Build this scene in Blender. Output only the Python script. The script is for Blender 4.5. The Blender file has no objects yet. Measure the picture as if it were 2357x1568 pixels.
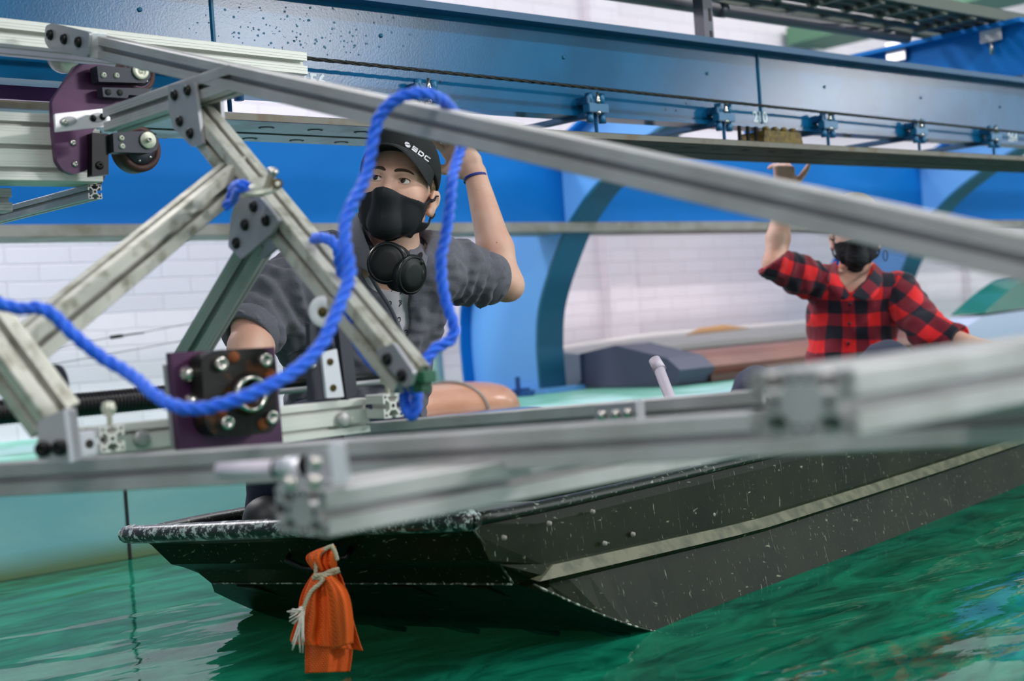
import bpy, bmesh, math, random
import numpy as np
from mathutils import Vector, Matrix
random.seed(7)
SC = bpy.context.scene
COL = SC.collection
# ------------------------------------------------------------------ camera
FPX = 3274.0
HD = math.radians(48.0); PIT = 0.0104; ROL = math.radians(4.0)
CAM = Vector((0, 0, 0.6))
FH = Vector((math.cos(HD), math.sin(HD), 0)); R0 = Vector((math.sin(HD), -math.cos(HD), 0)); ZZ = Vector((0, 0, 1))
FW = (FH * math.cos(PIT) - ZZ * math.sin(PIT)).normalized()
UP0 = R0.cross(FW).normalized()
CR = R0 * math.cos(ROL) - UP0 * math.sin(ROL)
CU = R0 * math.sin(ROL) + UP0 * math.cos(ROL)
cd = bpy.data.cameras.new('camera'); cam = bpy.data.objects.new('camera', cd); COL.objects.link(cam)
cam.matrix_world = Matrix(((CR.x, CU.x, -FW.x, CAM.x), (CR.y, CU.y, -FW.y, CAM.y), (CR.z, CU.z, -FW.z, CAM.z), (0, 0, 0, 1)))
cd.lens = 50.0; cd.sensor_width = 36.0; cd.clip_start = 0.05; cd.clip_end = 200
cd.dof.use_dof = True; cd.dof.focus_distance = 3.0; cd.dof.aperture_fstop = 3.2
SC.camera = cam
# ------------------------------------------------------------------ world, exposure
SC.view_settings.view_transform = 'Standard'; SC.view_settings.look = 'None'
SC.view_settings.gamma = 1.0; SC.view_settings.use_curve_mapping = False
SC.view_settings.exposure = -0.3
w = bpy.data.worlds.new('room_air'); SC.world = w; w.use_nodes = True
w.node_tree.nodes['Background'].inputs[0].default_value = (0.96, 0.93, 1.0, 1)
w.node_tree.nodes['Background'].inputs[1].default_value = 0.22

def P(px, py, d):
    """point seen at a photo pixel, at horizontal depth d metres"""
    v = FW + CR * ((px - 1178.5) / FPX) + CU * ((784 - py) / FPX)
    return CAM + v * (d / v.dot(FH))
def ray(px, py): return FW + CR * ((px - 1178.5) / FPX) + CU * ((784 - py) / FPX)
def PY(px, py, Y): v = ray(px, py); return CAM + v * ((Y - CAM.y) / v.y)
def PX(px, py, X): v = ray(px, py); return CAM + v * ((X - CAM.x) / v.x)
def PZ(px, py, z): v = ray(px, py); return CAM + v * ((z - CAM.z) / v.z)
def pix(p):
    q = Vector(p) - CAM; d = q.dot(FW)
    return (1178.5 + q.dot(CR) / d * FPX, 784 - q.dot(CU) / d * FPX)

# ------------------------------------------------------------------ lights: strip lamps in the hall, one added fill lamp
LAMP_E = 1.0
def area(name, loc, sx, sy, power, col=(1.0, 0.985, 1.0), rot=(0, 0, 0)):
    l = bpy.data.lights.new(name, 'AREA'); l.shape = 'RECTANGLE'; l.size = sx; l.size_y = sy
    l.energy = power * LAMP_E; l.color = col
    o = bpy.data.objects.new(name, l); o.location = loc; o.rotation_euler = rot; COL.objects.link(o); return o
for i, (x, y, z, sx, sy, pw) in enumerate([
        (7.4, -6.3, 3.5, 2.2, 1.1, 1300), (16.9, -6.5, 3.5, 2.4, 1.0, 1300),
        (-1.0, 0.0, 3.55, 2.4, .3, 90), (3.0, 0.0, 3.55, 2.4, .3, 90), (7.0, 0.0, 3.55, 2.4, .3, 90),
        (1.0, 4.5, 3.55, 2.4, .3, 90), (4.4, 4.3, 3.55, 2.4, .3, 90), (7.8, 4.3, 3.55, 2.4, .3, 90), (11.4, 4.3, 3.55, 2.4, .3, 90),
        (-3.0, -3.5, 3.55, 2.4, .3, 130)]):
    area('ceiling_lamp_light', (x, y, z), sx, sy, pw)
area('rib_fill_light', (1.6, 5.75, 2.7), .5, .3, 60, rot=(0, -.75, 0))  # added, unseen: brightens the rib web and the bricks beside it

# ------------------------------------------------------------------ helpers
def s2l(c): return tuple(((x / 12.92) if x <= 0.04045 else ((x + 0.055) / 1.055) ** 2.4) for x in c)
def rgb(r, g, b): return s2l((r / 255, g / 255, b / 255)) + (1.0,)
MATS = {}
def mat(name, col, rough=0.5, metal=0.0, noise=None, bump=None, coat=0.0, spec=0.5, sss=0.0, sheen=0.0, ramp=None):
    """principled material; noise=(scale, colour2, lo, hi), bump=(scale, strength, distance)"""
    if name in MATS: return MATS[name]
    m = bpy.data.materials.new(name); m.use_nodes = True; nt = m.node_tree; N = nt.nodes; L = nt.links
    b = N['Principled BSDF']
    b.inputs['Base Color'].default_value = col if len(col) == 4 else tuple(col) + (1,)
    b.inputs['Roughness'].default_value = rough; b.inputs['Metallic'].default_value = metal
    b.inputs['Coat Weight'].default_value = coat; b.inputs['Specular IOR Level'].default_value = spec
    if sss: b.inputs['Subsurface Weight'].default_value = sss; b.inputs['Subsurface Radius'].default_value = (0.012, 0.004, 0.002); b.inputs['Subsurface Scale'].default_value = 1.0
    if sheen: b.inputs['Sheen Weight'].default_value = sheen
    tc = N.new('ShaderNodeTexCoord')
    if noise:
        n = N.new('ShaderNodeTexNoise'); n.inputs['Scale'].default_value = noise[0]; n.inputs['Detail'].default_value = 6
        L.new(tc.outputs['Object'], n.inputs['Vector'])
        r = N.new('ShaderNodeValToRGB'); r.color_ramp.elements[0].position = noise[2]; r.color_ramp.elements[1].position = noise[3]
        r.color_ramp.elements[0].color = col; r.color_ramp.elements[1].color = noise[1]
        L.new(n.outputs['Fac'], r.inputs['Fac']); L.new(r.outputs['Color'], b.inputs['Base Color'])
    if bump:
        n = N.new('ShaderNodeTexNoise'); n.inputs['Scale'].default_value = bump[0]; n.inputs['Detail'].default_value = 3
        L.new(tc.outputs['Object'], n.inputs['Vector'])
        bp = N.new('ShaderNodeBump'); bp.inputs['Strength'].default_value = bump[1]; bp.inputs['Distance'].default_value = bump[2]
        L.new(n.outputs['Fac'], bp.inputs['Height']); L.new(bp.outputs['Normal'], b.inputs['Normal'])
    MATS[name] = m; return m

def link(o, parent=None):
    COL.objects.link(o)
    if parent is not None: o.parent = parent; o.matrix_parent_inverse = parent.matrix_world.inverted()
    return o
def meshobj(name, verts, faces, m, parent=None, smooth=False, mats=None, fm=None):
    me = bpy.data.meshes.new(name); me.from_pydata([tuple(v) for v in verts], [], [tuple(f) for f in faces]); me.update()
    for mm in (mats or [m]): me.materials.append(mm)
    if fm is not None: me.polygons.foreach_set('material_index', fm)
    if smooth: me.polygons.foreach_set('use_smooth', [True] * len(me.polygons))
    o = bpy.data.objects.new(name, me); return link(o, parent)
def finish(bm, name, m, parent=None, smooth=False, mats=None, fix=True):
    if fix: bmesh.ops.recalc_face_normals(bm, faces=bm.faces)
    me = bpy.data.meshes.new(name); bm.to_mesh(me); bm.free()
    for mm in (mats or [m]): me.materials.append(mm)
    if smooth: me.polygons.foreach_set('use_smooth', [True] * len(me.polygons))
    o = bpy.data.objects.new(name, me); return link(o, parent)
def tag(o, label=None, cat=None, group=None, kind=None):
    if label: o['label'] = label
    if cat: o['category'] = cat
    if group: o['group'] = group
    if kind: o['kind'] = kind
    return o
def empty(name, loc, label, cat, group=None):
    o = bpy.data.objects.new(name, None); o.location = loc; o.empty_display_size = .05; COL.objects.link(o)
    o.matrix_world = Matrix.Translation(loc)
    return tag(o, label, cat, group)
def frame(w, up=ZZ):
    w = Vector(w).normalized(); u = Vector(up).cross(w)
    if u.length < 1e-5: u = Vector((1, 0, 0)).cross(w)
    u.normalize(); v = w.cross(u).normalized(); return u, v, w
def box(bm, c, hx, hy, hz, ax=None, bevel=0.0):
    """box centred at c with half sizes, axes ax=(u,v,w)"""
    u, v, w_ = ax or (Vector((1, 0, 0)), Vector((0, 1, 0)), ZZ)
    c = Vector(c); vs = []
    for k in (-1, 1):
        for j in (-1, 1):
            for i in (-1, 1): vs.append(bm.verts.new(c + u * hx * i + v * hy * j + w_ * hz * k))
    fs = [bm.faces.new([vs[q] for q in f]) for f in ((0, 2, 3, 1), (4, 5, 7, 6), (0, 1, 5, 4), (2, 6, 7, 3), (0, 4, 6, 2), (1, 3, 7, 5))]
    if bevel:
        es = list({e for f in fs for e in f.edges})
        bmesh.ops.bevel(bm, geom=es, offset=bevel, segments=2, affect='EDGES', clamp_overlap=True)
def boxobj(name, c, hx, hy, hz, m, parent=None, ax=None, bevel=0.0):
    bm = bmesh.new(); box(bm, c, hx, hy, hz, ax, bevel); return finish(bm, name, m, parent)
def prism(bm, poly, n, t, mi=0):
    """extrude 3D polygon by thickness t along n (centred at face: from 0 to t)"""
    n = Vector(n).normalized() * t
    a = [bm.verts.new(p) for p in poly]; b = [bm.verts.new(Vector(p) + n) for p in poly]
    N = len(a); f = [bm.faces.new(a), bm.faces.new(b[::-1])]
    for i in range(N): f.append(bm.faces.new((a[i], a[(i + 1) % N], b[(i + 1) % N], b[i])))
    for q in f: q.material_index = mi
def rounded(pts, r, seg=4):
    """round the corners of a closed 3D polygon"""
    out = []; n = len(pts)
    for i in range(n):
        p = Vector(pts[i]); a = Vector(pts[i - 1]) - p; b = Vector(pts[(i + 1) % n]) - p
        rr = min(r, a.length * .45, b.length * .45); a = a.normalized() * rr; b = b.normalized() * rr
        for k in range(seg + 1):
            t = k / seg; out.append(p + a * (1 - t) ** 2 + b * t ** 2)
    return out
def plateobj(name, poly, n, t, m, parent=None, r=0.004):
    bm = bmesh.new(); prism(bm, rounded(poly, r), n, t); return finish(bm, name, m, parent)
def tube(bm, pts, r, seg=10, cap=True, mi=0):
    pts = [Vector(p) for p in pts]; n = len(pts); rs = r if isinstance(r, (list, tuple)) else [r] * n
    rings = []; u = None
    for i in range(n):
        d = (pts[min(i + 1, n - 1)] - pts[max(i - 1, 0)]).normalized()
        if u is None: u, v, _ = frame(d)
        else:
            u = (u - d * u.dot(d)).normalized(); v = d.cross(u)
        rings.append([bm.verts.new(pts[i] + (u * math.cos(2 * math.pi * k / seg) + v * math.sin(2 * math.pi * k / seg)) * rs[i]) for k in range(seg)])
    for i in range(n - 1):
        for k in range(seg):
            f = bm.faces.new((rings[i][k], rings[i][(k + 1) % seg], rings[i + 1][(k + 1) % seg], rings[i + 1][k])); f.smooth = True; f.material_index = mi
    if cap:
        f = bm.faces.new(rings[0][::-1]); f.material_index = mi; f = bm.faces.new(rings[-1]); f.material_index = mi
def tubeobj(name, pts, r, m, parent=None, seg=10):
    bm = bmesh.new(); tube(bm, pts, r, seg); return finish(bm, name, m, parent)
def lathe(bm, o, axis, prof, seg=24, mi=0):
    """prof: list of (radius, height along axis)"""
    u, v, w_ = frame(axis); o = Vector(o); rings = []
    for r, h in prof:
        if r < 1e-6: rings.append([bm.verts.new(o + w_ * h)])
        else: rings.append([bm.verts.new(o + w_ * h + (u * math.cos(2 * math.pi * k / seg) + v * math.sin(2 * math.pi * k / seg)) * r) for k in range(seg)])
    for a, b in zip(rings, rings[1:]):
        for k in range(seg):
            A = a[k % len(a)]; B = a[(k + 1) % len(a)]; C_ = b[(k + 1) % len(b)]; D = b[k % len(b)]
            q = []
            for x in (A, B, C_, D):
                if x not in q: q.append(x)
            if len(q) > 2:
                f = bm.faces.new(q); f.material_index = mi; f.smooth = True
def latheobj(name, o, axis, prof, m, parent=None, seg=24, mats=None):
    bm = bmesh.new(); lathe(bm, o, axis, prof, seg)
    ob = finish(bm, name, m, parent); return ob
def spline(pts, n):
    """catmull-rom through points -> n samples"""
    P_ = [Vector(p) for p in pts]; P_ = [P_[0] * 2 - P_[1]] + P_ + [P_[-1] * 2 - P_[-2]]
    out = []; m = len(P_) - 3
    for i in range(n):
        t = i / (n - 1) * m; k = min(int(t), m - 1); f = t - k
        a, b, c, d = P_[k:k + 4]
        out.append(0.5 * ((2 * b) + (c - a) * f + (2 * a - 5 * b + 4 * c - d) * f * f + (3 * b - a - 3 * c + d) * f ** 3))
    return out
def resample(pts, step):
    d = [0.0]
    for a, b in zip(pts, pts[1:]): d.append(d[-1] + (b - a).length)
    n = max(2, int(d[-1] / step)); out = []; j = 0
    for i in range(n + 1):
        s = d[-1] * i / n
        while j < len(d) - 2 and d[j + 1] < s: j += 1
        f = (s - d[j]) / max(1e-9, d[j + 1] - d[j]); out.append(pts[j].lerp(pts[j + 1], min(1, f)))
    return out
# ------------------------------------------------------------------ materials
M_alu = mat('anodised_aluminium', rgb(192, 188, 188), .46, .45, noise=(9, rgb(176, 172, 170), .42, .62))
M_alu_dirty = mat('stained_aluminium', rgb(198, 194, 183), .45, .4, noise=(38, rgb(140, 134, 116), .5, .72))
M_plate = mat('grey_bracket_metal', rgb(168, 166, 170), .42, .5)
M_bright = mat('bright_aluminium', rgb(230, 226, 232), .3, .5)
M_hole = mat('dark_recess', rgb(40, 36, 38), .7)
M_bblack = mat('blackened_steel', rgb(26, 24, 24), .35, .5)
M_steel = mat('polished_steel', rgb(205, 198, 190), .18, .95)
M_zinc = mat('zinc_disc', rgb(214, 212, 196), .4, .5, noise=(60, rgb(190, 188, 170), .4, .7))
M_purple = mat('purple_anodised_plate', rgb(88, 46, 84), .42, .25, noise=(14, rgb(76, 38, 74), .4, .6))
M_dkgrey = mat('dark_grey_anodised', rgb(58, 57, 68), .45, .3)
M_rubber = mat('brown_rubber', rgb(92, 52, 46), .55, noise=(50, rgb(70, 38, 34), .4, .6))
M_rust = mat('rusty_black_iron', rgb(30, 27, 25), .45, .35, noise=(22, rgb(122, 68, 28), .55, .68), bump=(60, .3, .002))
M_beam = mat('glossy_blue_beam_paint', rgb(6, 94, 142), .22, .0, noise=(5, rgb(4, 84, 128), .4, .6), bump=(240, .4, .0003), coat=.0, spec=.38)
M_beamdk = mat('blue_clamp_paint', rgb(18, 80, 122), .4, .0, bump=(120, .3, .001))
M_girder = mat('bright_blue_steel_paint', rgb(0, 112, 196), .6, 0, noise=(1.2, rgb(0, 106, 188), .4, .6), spec=.2)
M_rib = mat('lit_blue_rib_paint', rgb(104, 168, 236), .45)  # web colour lightened to carry the strong light falling on it
M_ribfl = mat('teal_blue_rib_flange', rgb(14, 96, 130), .5)
M_strip = mat('aged_grey_flange', rgb(150, 144, 140), .6, noise=(8, rgb(120, 112, 100), .4, .7))
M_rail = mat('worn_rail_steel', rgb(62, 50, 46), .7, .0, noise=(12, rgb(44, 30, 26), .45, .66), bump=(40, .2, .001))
M_cable = mat('black_steel_cable', rgb(40, 38, 34), .4, .6)
M_rope = mat('blue_polypropylene_rope', rgb(4, 92, 232), .42, noise=(160, rgb(30, 116, 246), .4, .7), bump=(900, .4, .001), sheen=.2)
M_brass = mat('tarnished_brass', rgb(112, 92, 32), .5, .4, noise=(60, rgb(66, 54, 24), .4, .7))
M_whitep = mat('white_marking_paint', rgb(226, 232, 236), .6)
# ------------------------------------------------------------------ aluminium extrusion
def xsec(nu, nv, U):
    """closed cross-section outline of a T-slot profile, nu x nv cells of size U"""
    W, H = nu * U / 2, nv * U / 2
    sl = [(-.333, 0), (-.325, .012), (-.317, 0), (-.22, 0), (-.212, .012), (-.204, 0), (-.115, 0), (-.105, .09), (-.25, .10), (-.25, .17), (-.12, .33), (.12, .33), (.25, .17), (.25, .10), (.105, .09), (.115, 0), (.204, 0), (.212, .012), (.22, 0), (.317, 0), (.325, .012), (.333, 0)]
    out = []; ch = .035 * U
    def side(x0, y0, dx, dy, n):
        nx, ny = -dy, dx        # inward normal for CCW walk
        out.append((x0 + dx * ch, y0 + dy * ch))
        for c in range(n):
            for s, dep in sl:
                t = (c + .5 + s) * U
                out.append((x0 + dx * t + nx * dep * U, y0 + dy * t + ny * dep * U))
        L_ = n * U - ch; out.append((x0 + dx * L_, y0 + dy * L_))
    side(-W, -H, 1, 0, nu); side(W, -H, 0, 1, nv); side(W, H, -1, 0, nu); side(-W, H, 0, -1, nv)
    return out
def extrusion(name, p0, p1, parent, m=None, nu=1, nv=1, U=.045, up=ZZ, ends=(True, True)):
    m = m or M_alu
    p0 = Vector(p0); p1 = Vector(p1); u, v, w_ = frame(p1 - p0, up)
    cs = xsec(nu, nv, U); n = len(cs)
    bm = bmesh.new()
    a = [bm.verts.new(p0 + u * x + v * y) for x, y in cs]; b = [bm.verts.new(p1 + u * x + v * y) for x, y in cs]
    bm.faces.new(a[::-1]); bm.faces.new(b)
    for i in range(n): bm.faces.new((a[i], a[(i + 1) % n], b[(i + 1) % n], b[i]))
    bmesh.ops.recalc_face_normals(bm, faces=bm.faces)
    for e, (p, dr) in zip(ends, ((p0, -w_), (p1, w_))):
        if not e: continue
        for i in range(nu):
            for j in range(nv):
                c = p + u * (i - (nu - 1) / 2) * U + v * (j - (nv - 1) / 2) * U + dr * .0004
                def disc(cc, r, k=12):
                    f = bm.faces.new([bm.verts.new(cc + (u * math.cos(6.283 * q / k) + v * math.sin(6.283 * q / k)) * r) for q in range(k)]); f.material_index = 1
                disc(c, .085 * U)
                for sx in (-1, 1):
                    for sy in (-1, 1): disc(c + u * sx * .38 * U + v * sy * .38 * U, .062 * U, 10)
    return finish(bm, name, None, parent, mats=[m, M_hole], fix=False)
def bolt(parent, p, n, r=.008, m=None, name='bolt', h=None):
    h = h or r * .65
    bm = bmesh.new()
    lathe(bm, p, n, [(r, -.001), (r, h * .35), (r * .86, h * .75), (r * .55, h), (r * .42, h), (r * .40, h * .35), (0, h * .3)], 14)
    return finish(bm, name, m or M_bblack, parent)
# ------------------------------------------------------------------ node materials for the room
def nodes(name):
    m = bpy.data.materials.new(name); m.use_nodes = True; return m, m.node_tree.nodes, m.node_tree.links
def brick_mat():
    m, N, L = nodes('white_painted_brick'); b = N['Principled BSDF']; b.inputs['Roughness'].default_value = .55
    tc = N.new('ShaderNodeTexCoord'); mp = N.new('ShaderNodeMapping'); mp.inputs['Rotation'].default_value = (math.pi / 2, 0, 0)
    L.new(tc.outputs['Object'], mp.inputs['Vector'])
    dn = N.new('ShaderNodeTexNoise'); dn.inputs['Scale'].default_value = 9; L.new(mp.outputs[0], dn.inputs['Vector'])
    ad = N.new('ShaderNodeMixRGB'); ad.blend_type = 'ADD'; ad.inputs[0].default_value = .012; L.new(mp.outputs[0], ad.inputs[1]); L.new(dn.outputs['Color'], ad.inputs[2])
    br = N.new('ShaderNodeTexBrick'); br.inputs['Scale'].default_value = 1.0; br.inputs['Brick Width'].default_value = .30; br.inputs['Row Height'].default_value = .078
    br.inputs['Mortar Size'].default_value = .0045; br.inputs['Mortar Smooth'].default_value = .6
    br.inputs['Color1'].default_value = rgb(232, 221, 227); br.inputs['Color2'].default_value = rgb(229, 217, 223); br.inputs['Mortar'].default_value = rgb(216, 204, 211)
    L.new(ad.outputs[0], br.inputs['Vector']); L.new(br.outputs['Color'], b.inputs['Base Color'])
    iv = N.new('ShaderNodeMath'); iv.operation = 'SUBTRACT'; iv.inputs[0].default_value = 1; L.new(br.outputs['Fac'], iv.inputs[1])
    bp = N.new('ShaderNodeBump'); bp.inputs['Strength'].default_value = .5; bp.inputs['Distance'].default_value = .004; L.new(iv.outputs[0], bp.inputs['Height']); L.new(bp.outputs[0], b.inputs['Normal'])
    return m
M_brick = brick_mat()
M_wall = mat('white_wall_paint', rgb(222, 216, 226), .6)
M_ceil = mat('ceiling_paint', rgb(224, 220, 226), .7, noise=(.8, rgb(206, 202, 212), .4, .6))
M_deck = mat('pale_teal_coping_paint', rgb(104, 168, 150), .5, noise=(2.5, rgb(160, 204, 202), .5, .62))
def tank_mat():
    m, N, L = nodes('teal_tank_wall'); b = N['Principled BSDF']; b.inputs['Roughness'].default_value = .4
    tc = N.new('ShaderNodeTexCoord'); sp = N.new('ShaderNodeSeparateXYZ'); L.new(tc.outputs['Object'], sp.inputs[0])
    n = N.new('ShaderNodeTexNoise'); n.inputs['Scale'].default_value = 2.2; n.inputs['Detail'].default_value = 8
    mp = N.new('ShaderNodeMapping'); mp.inputs['Scale'].default_value = (1, 1, 4); L.new(tc.outputs['Object'], mp.inputs[0]); L.new(mp.outputs[0], n.inputs['Vector'])
    r = N.new('ShaderNodeValToRGB'); r.color_ramp.elements[0].position = .36; r.color_ramp.elements[1].position = .66
    r.color_ramp.elements[0].color = rgb(140, 204, 212); r.color_ramp.elements[1].color = rgb(164, 216, 216); L.new(n.outputs['Fac'], r.inputs[0])
    # algae line just above the water
    ad = N.new('ShaderNodeMath'); ad.operation = 'MULTIPLY_ADD'; ad.inputs[1].default_value = .03; L.new(n.outputs['Fac'], ad.inputs[0]); L.new(sp.outputs['Z'], ad.inputs[2])
    r2 = N.new('ShaderNodeValToRGB'); E = r2.color_ramp.elements
    E[0].position = .0; E[0].color = (1, 1, 1, 1); E[1].position = .085; E[1].color = (0, 0, 0, 1); e = E.new(.022); e.color = (.9, .9, .9, 1)
    L.new(ad.outputs[0], r2.inputs[0])
    mx = N.new('ShaderNodeMixRGB'); L.new(r2.outputs[0], mx.inputs[0]); L.new(r.outputs[0], mx.inputs[1]); mx.inputs[2].default_value = rgb(112, 138, 82)
    L.new(mx.outputs[0], b.inputs['Base Color']); return m
M_tank = tank_mat()
def bed_mat():
    m, N, L = nodes('green_tank_bed'); b = N['Principled BSDF']; b.inputs['Roughness'].default_value = .7
    tc = N.new('ShaderNodeTexCoord'); mp = N.new('ShaderNodeMapping'); mp.inputs['Rotation'].default_value = (0, 0, -.35); mp.inputs['Scale'].default_value = (1.2, 3.4, 1)
    L.new(tc.outputs['Object'], mp.inputs[0])
    n = N.new('ShaderNodeTexNoise'); n.inputs['Scale'].default_value = 2.0; n.inputs['Detail'].default_value = 9; n.inputs['Roughness'].default_value = .65; n.inputs['Distortion'].default_value = 1.6
    L.new(mp.outputs[0], n.inputs['Vector'])
    r = N.new('ShaderNodeValToRGB'); E = r.color_ramp.elements; E[0].position = .3; E[0].color = rgb(4, 84, 82); E[1].position = .72; E[1].color = rgb(40, 180, 165)
    e = E.new(.47); e.color = rgb(8, 126, 104); e = E.new(.6); e.color = rgb(16, 150, 124)
    L.new(n.outputs['Fac'], r.inputs[0]); L.new(r.outputs[0], b.inputs['Base Color']); return m
M_bed = bed_mat()
def water_mat():
    m, N, L = nodes('tank_water'); out = N['Material Output']; N.remove(N['Principled BSDF'])
    tc = N.new('ShaderNodeTexCoord'); mp = N.new('ShaderNodeMapping'); mp.inputs['Rotation'].default_value = (0, 0, -.5); mp.inputs['Scale'].default_value = (1, 2.6, 1)
    L.new(tc.outputs['Object'], mp.inputs[0])
    n1 = N.new('ShaderNodeTexNoise'); n1.inputs['Scale'].default_value = 2.2; n1.inputs['Detail'].default_value = 1.5; n1.inputs['Distortion'].default_value = .8; L.new(mp.outputs[0], n1.inputs['Vector'])
    n2 = N.new('ShaderNodeTexNoise'); n2.inputs['Scale'].default_value = 22; n2.inputs['Detail'].default_value = 2; L.new(mp.outputs[0], n2.inputs['Vector'])
    b1 = N.new('ShaderNodeBump'); b1.inputs['Strength'].default_value = .8; b1.inputs['Distance'].default_value = .012; L.new(n1.outputs['Fac'], b1.inputs['Height'])
    b2 = N.new('ShaderNodeBump'); b2.inputs['Strength'].default_value = .22; b2.inputs['Distance'].default_value = .0012; L.new(n2.outputs['Fac'], b2.inputs['Height']); L.new(b1.outputs[0], b2.inputs['Normal'])
    tr = N.new('ShaderNodeBsdfTransparent'); tr.inputs[0].default_value = (.62, .95, .90, 1)
    rf = N.new('ShaderNodeBsdfDiffuse'); rf.inputs['Color'].default_value = rgb(6, 120, 96)
    n3 = N.new('ShaderNodeTexNoise'); n3.inputs['Scale'].default_value = 3.2; n3.inputs['Detail'].default_value = 9; n3.inputs['Roughness'].default_value = .7; n3.inputs['Distortion'].default_value = 1.2; L.new(mp.outputs[0], n3.inputs['Vector'])
    r3 = N.new('ShaderNodeValToRGB'); r3.color_ramp.elements[0].position = .38; r3.color_ramp.elements[1].position = .68; r3.color_ramp.elements[0].color = rgb(0, 92, 76); r3.color_ramp.elements[1].color = rgb(40, 190, 146); L.new(n3.outputs['Fac'], r3.inputs[0]); L.new(r3.outputs[0], rf.inputs['Color'])
    mr = N.new('ShaderNodeMixShader'); mr.inputs[0].default_value = .5; L.new(tr.outputs[0], mr.inputs[1]); L.new(rf.outputs[0], mr.inputs[2])
    gl = N.new('ShaderNodeBsdfGlossy'); gl.inputs['Roughness'].default_value = .02; L.new(b2.outputs[0], gl.inputs['Normal'])
    fr = N.new('ShaderNodeFresnel'); fr.inputs['IOR'].default_value = 1.33; L.new(b2.outputs[0], fr.inputs['Normal'])
    mx = N.new('ShaderNodeMixShader'); L.new(fr.outputs[0], mx.inputs[0]); L.new(mr.outputs[0], mx.inputs[1]); L.new(gl.outputs[0], mx.inputs[2])
    L.new(mx.outputs[0], out.inputs['Surface']); return m
M_water = water_mat()
def struct(name, c, hx, hy, hz, m, label=None):
    o = boxobj(name, c, hx, hy, hz, m); o['kind'] = 'structure'
    if label: o['label'] = label
    return o
# ------------------------------------------------------------------ room shell (the flume hall)
YT = 3.86; ZD = 0.25; YW = 6.1; CEIL = 3.75
struct('wall_back', (8, YW + .1, CEIL / 2), 12.2, .1, CEIL / 2, M_brick, 'white painted brick wall behind the tank')
struct('wall_left', (-4.1, -1, CEIL / 2 - .6), .1, 7.3, CEIL / 2 + .6, M_wall)
struct('wall_right', (20.1, -1, CEIL / 2 - .6), .1, 7.3, CEIL / 2 + .6, M_wall)
struct('wall_front', (8, -8.1, CEIL / 2 - .6), 12.2, .1, CEIL / 2 + .6, mat('slate_wall_paint', rgb(92, 98, 108), .7))
struct('ceiling', (8, -1, CEIL + .08), 12.2, 7.3, .08, M_ceil)
struct('wall_tank', (8, YT + .1, -.475), 12, .1, .725, M_tank, 'pale teal tank wall with a yellow-green algae line at the water')
struct('floor', (8, (YT + .2 + YW) / 2, .1), 12, (YW - YT - .2) / 2, .15, M_deck, 'pale teal walkway beside the tank')
struct('floor', (8, -3.5, -1.22), 12, YT + 3.5, .05, M_bed, 'green tank bed under the water')
sm = boxobj('trim_1', PY(294, 1210, YT - .001), .004, .003, .6, M_hole); sm['kind'] = 'structure'; sm['label'] = 'dark vertical joint in the tank wall'
sm.location.z -= .35
# water surface
bm = bmesh.new(); nx, ny = 120, 60; vv = {}
for i in range(nx + 1):
    for j in range(ny + 1):
        x = -3.99 + 24 * i / nx; y = -7.9 + (YT + 7.9 - .001) * j / ny
        vv[i, j] = bm.verts.new((x, y, 0))
for i in range(nx):
    for j in range(ny): bm.faces.new((vv[i, j], vv[i + 1, j], vv[i + 1, j + 1], vv[i, j + 1]))
wt = finish(bm, 'tank_water', M_water, smooth=True, fix=False)
tag(wt, 'rippled green water filling the tank around the boat', 'water', kind='stuff')
# pilasters of the brick wall
for px in (1415, 2235):
    p = PY(px, 650, YW); q = struct('wall_pilaster', (p.x, YW - .03, 1.4), .12, .04, 1.2, M_brick, 'shallow brick pilaster')
# ------------------------------------------------------------------ text helper
def text(name, s, c, xd, yd, size, m, parent=None, ext=.0004, bold=0.0, space=1.0):
    cu = bpy.data.curves.new(name + '_c', 'FONT'); cu.body = s; cu.size = size; cu.extrude = ext; cu.offset = bold; cu.align_x = 'CENTER'; cu.align_y = 'CENTER'; cu.space_character = space; cu.resolution_u = 4
    t = bpy.data.objects.new(name + '_t', cu); COL.objects.link(t)
    dg = bpy.context.evaluated_depsgraph_get(); dg.update()
    me = bpy.data.meshes.new_from_object(t.evaluated_get(dg)); bpy.data.objects.remove(t); bpy.data.curves.remove(cu)
    xd = Vector(xd).normalized(); yd = Vector(yd).normalized(); n = xd.cross(yd); c = Vector(c)
    for v in me.vertices: v.co = c + xd * v.co.x + yd * v.co.y + n * v.co.z
    me.materials.clear(); me.materials.append(m); me.name = name
    o = bpy.data.objects.new(name, me); return link(o, parent)
XD = Vector((1, 0, 0)); YD = Vector((0, 1, 0))
# ------------------------------------------------------------------ main overhead beam
YB = 2.66
zb = PY(1150, 246, YB).z; zt = PY(1400, 82, YB).z
bx0, bx1 = -3.9, 19.9; bxc, bxh = (bx0 + bx1) / 2, (bx1 - bx0) / 2
root = empty('overhead_beam', (2, YB, zb), 'glossy mid-blue steel beam running overhead beside the rail, stencilled 156, 210 and 264', 'beam')
boxobj('web', (bxc, YB + .012, (zb + zt) / 2), bxh, .012, (zt - zb) / 2 + .004, M_beam, root)
boxobj('top_flange', (bxc, YB + .02, zt + .009), bxh, .068, .009, M_beamdk, root)
yfl = PZ(1250, 273, zb - .01).y; boxobj('bottom_flange', (bxc, (YB + yfl) / 2 - .002, zb - .004), bxh, (yfl - YB) / 2 + .002, .006, M_beam, root)
for px, y0, y1 in ((1748, 100, 285), (486, -60, 60)):
    a = PY(px, (y0 + y1) / 2, YB - .002); boxobj('weld_seam', (a.x, YB - .002, (zb + zt) / 2), .003, .003, (zt - zb) / 2 - .002, M_ribfl, root)
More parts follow.
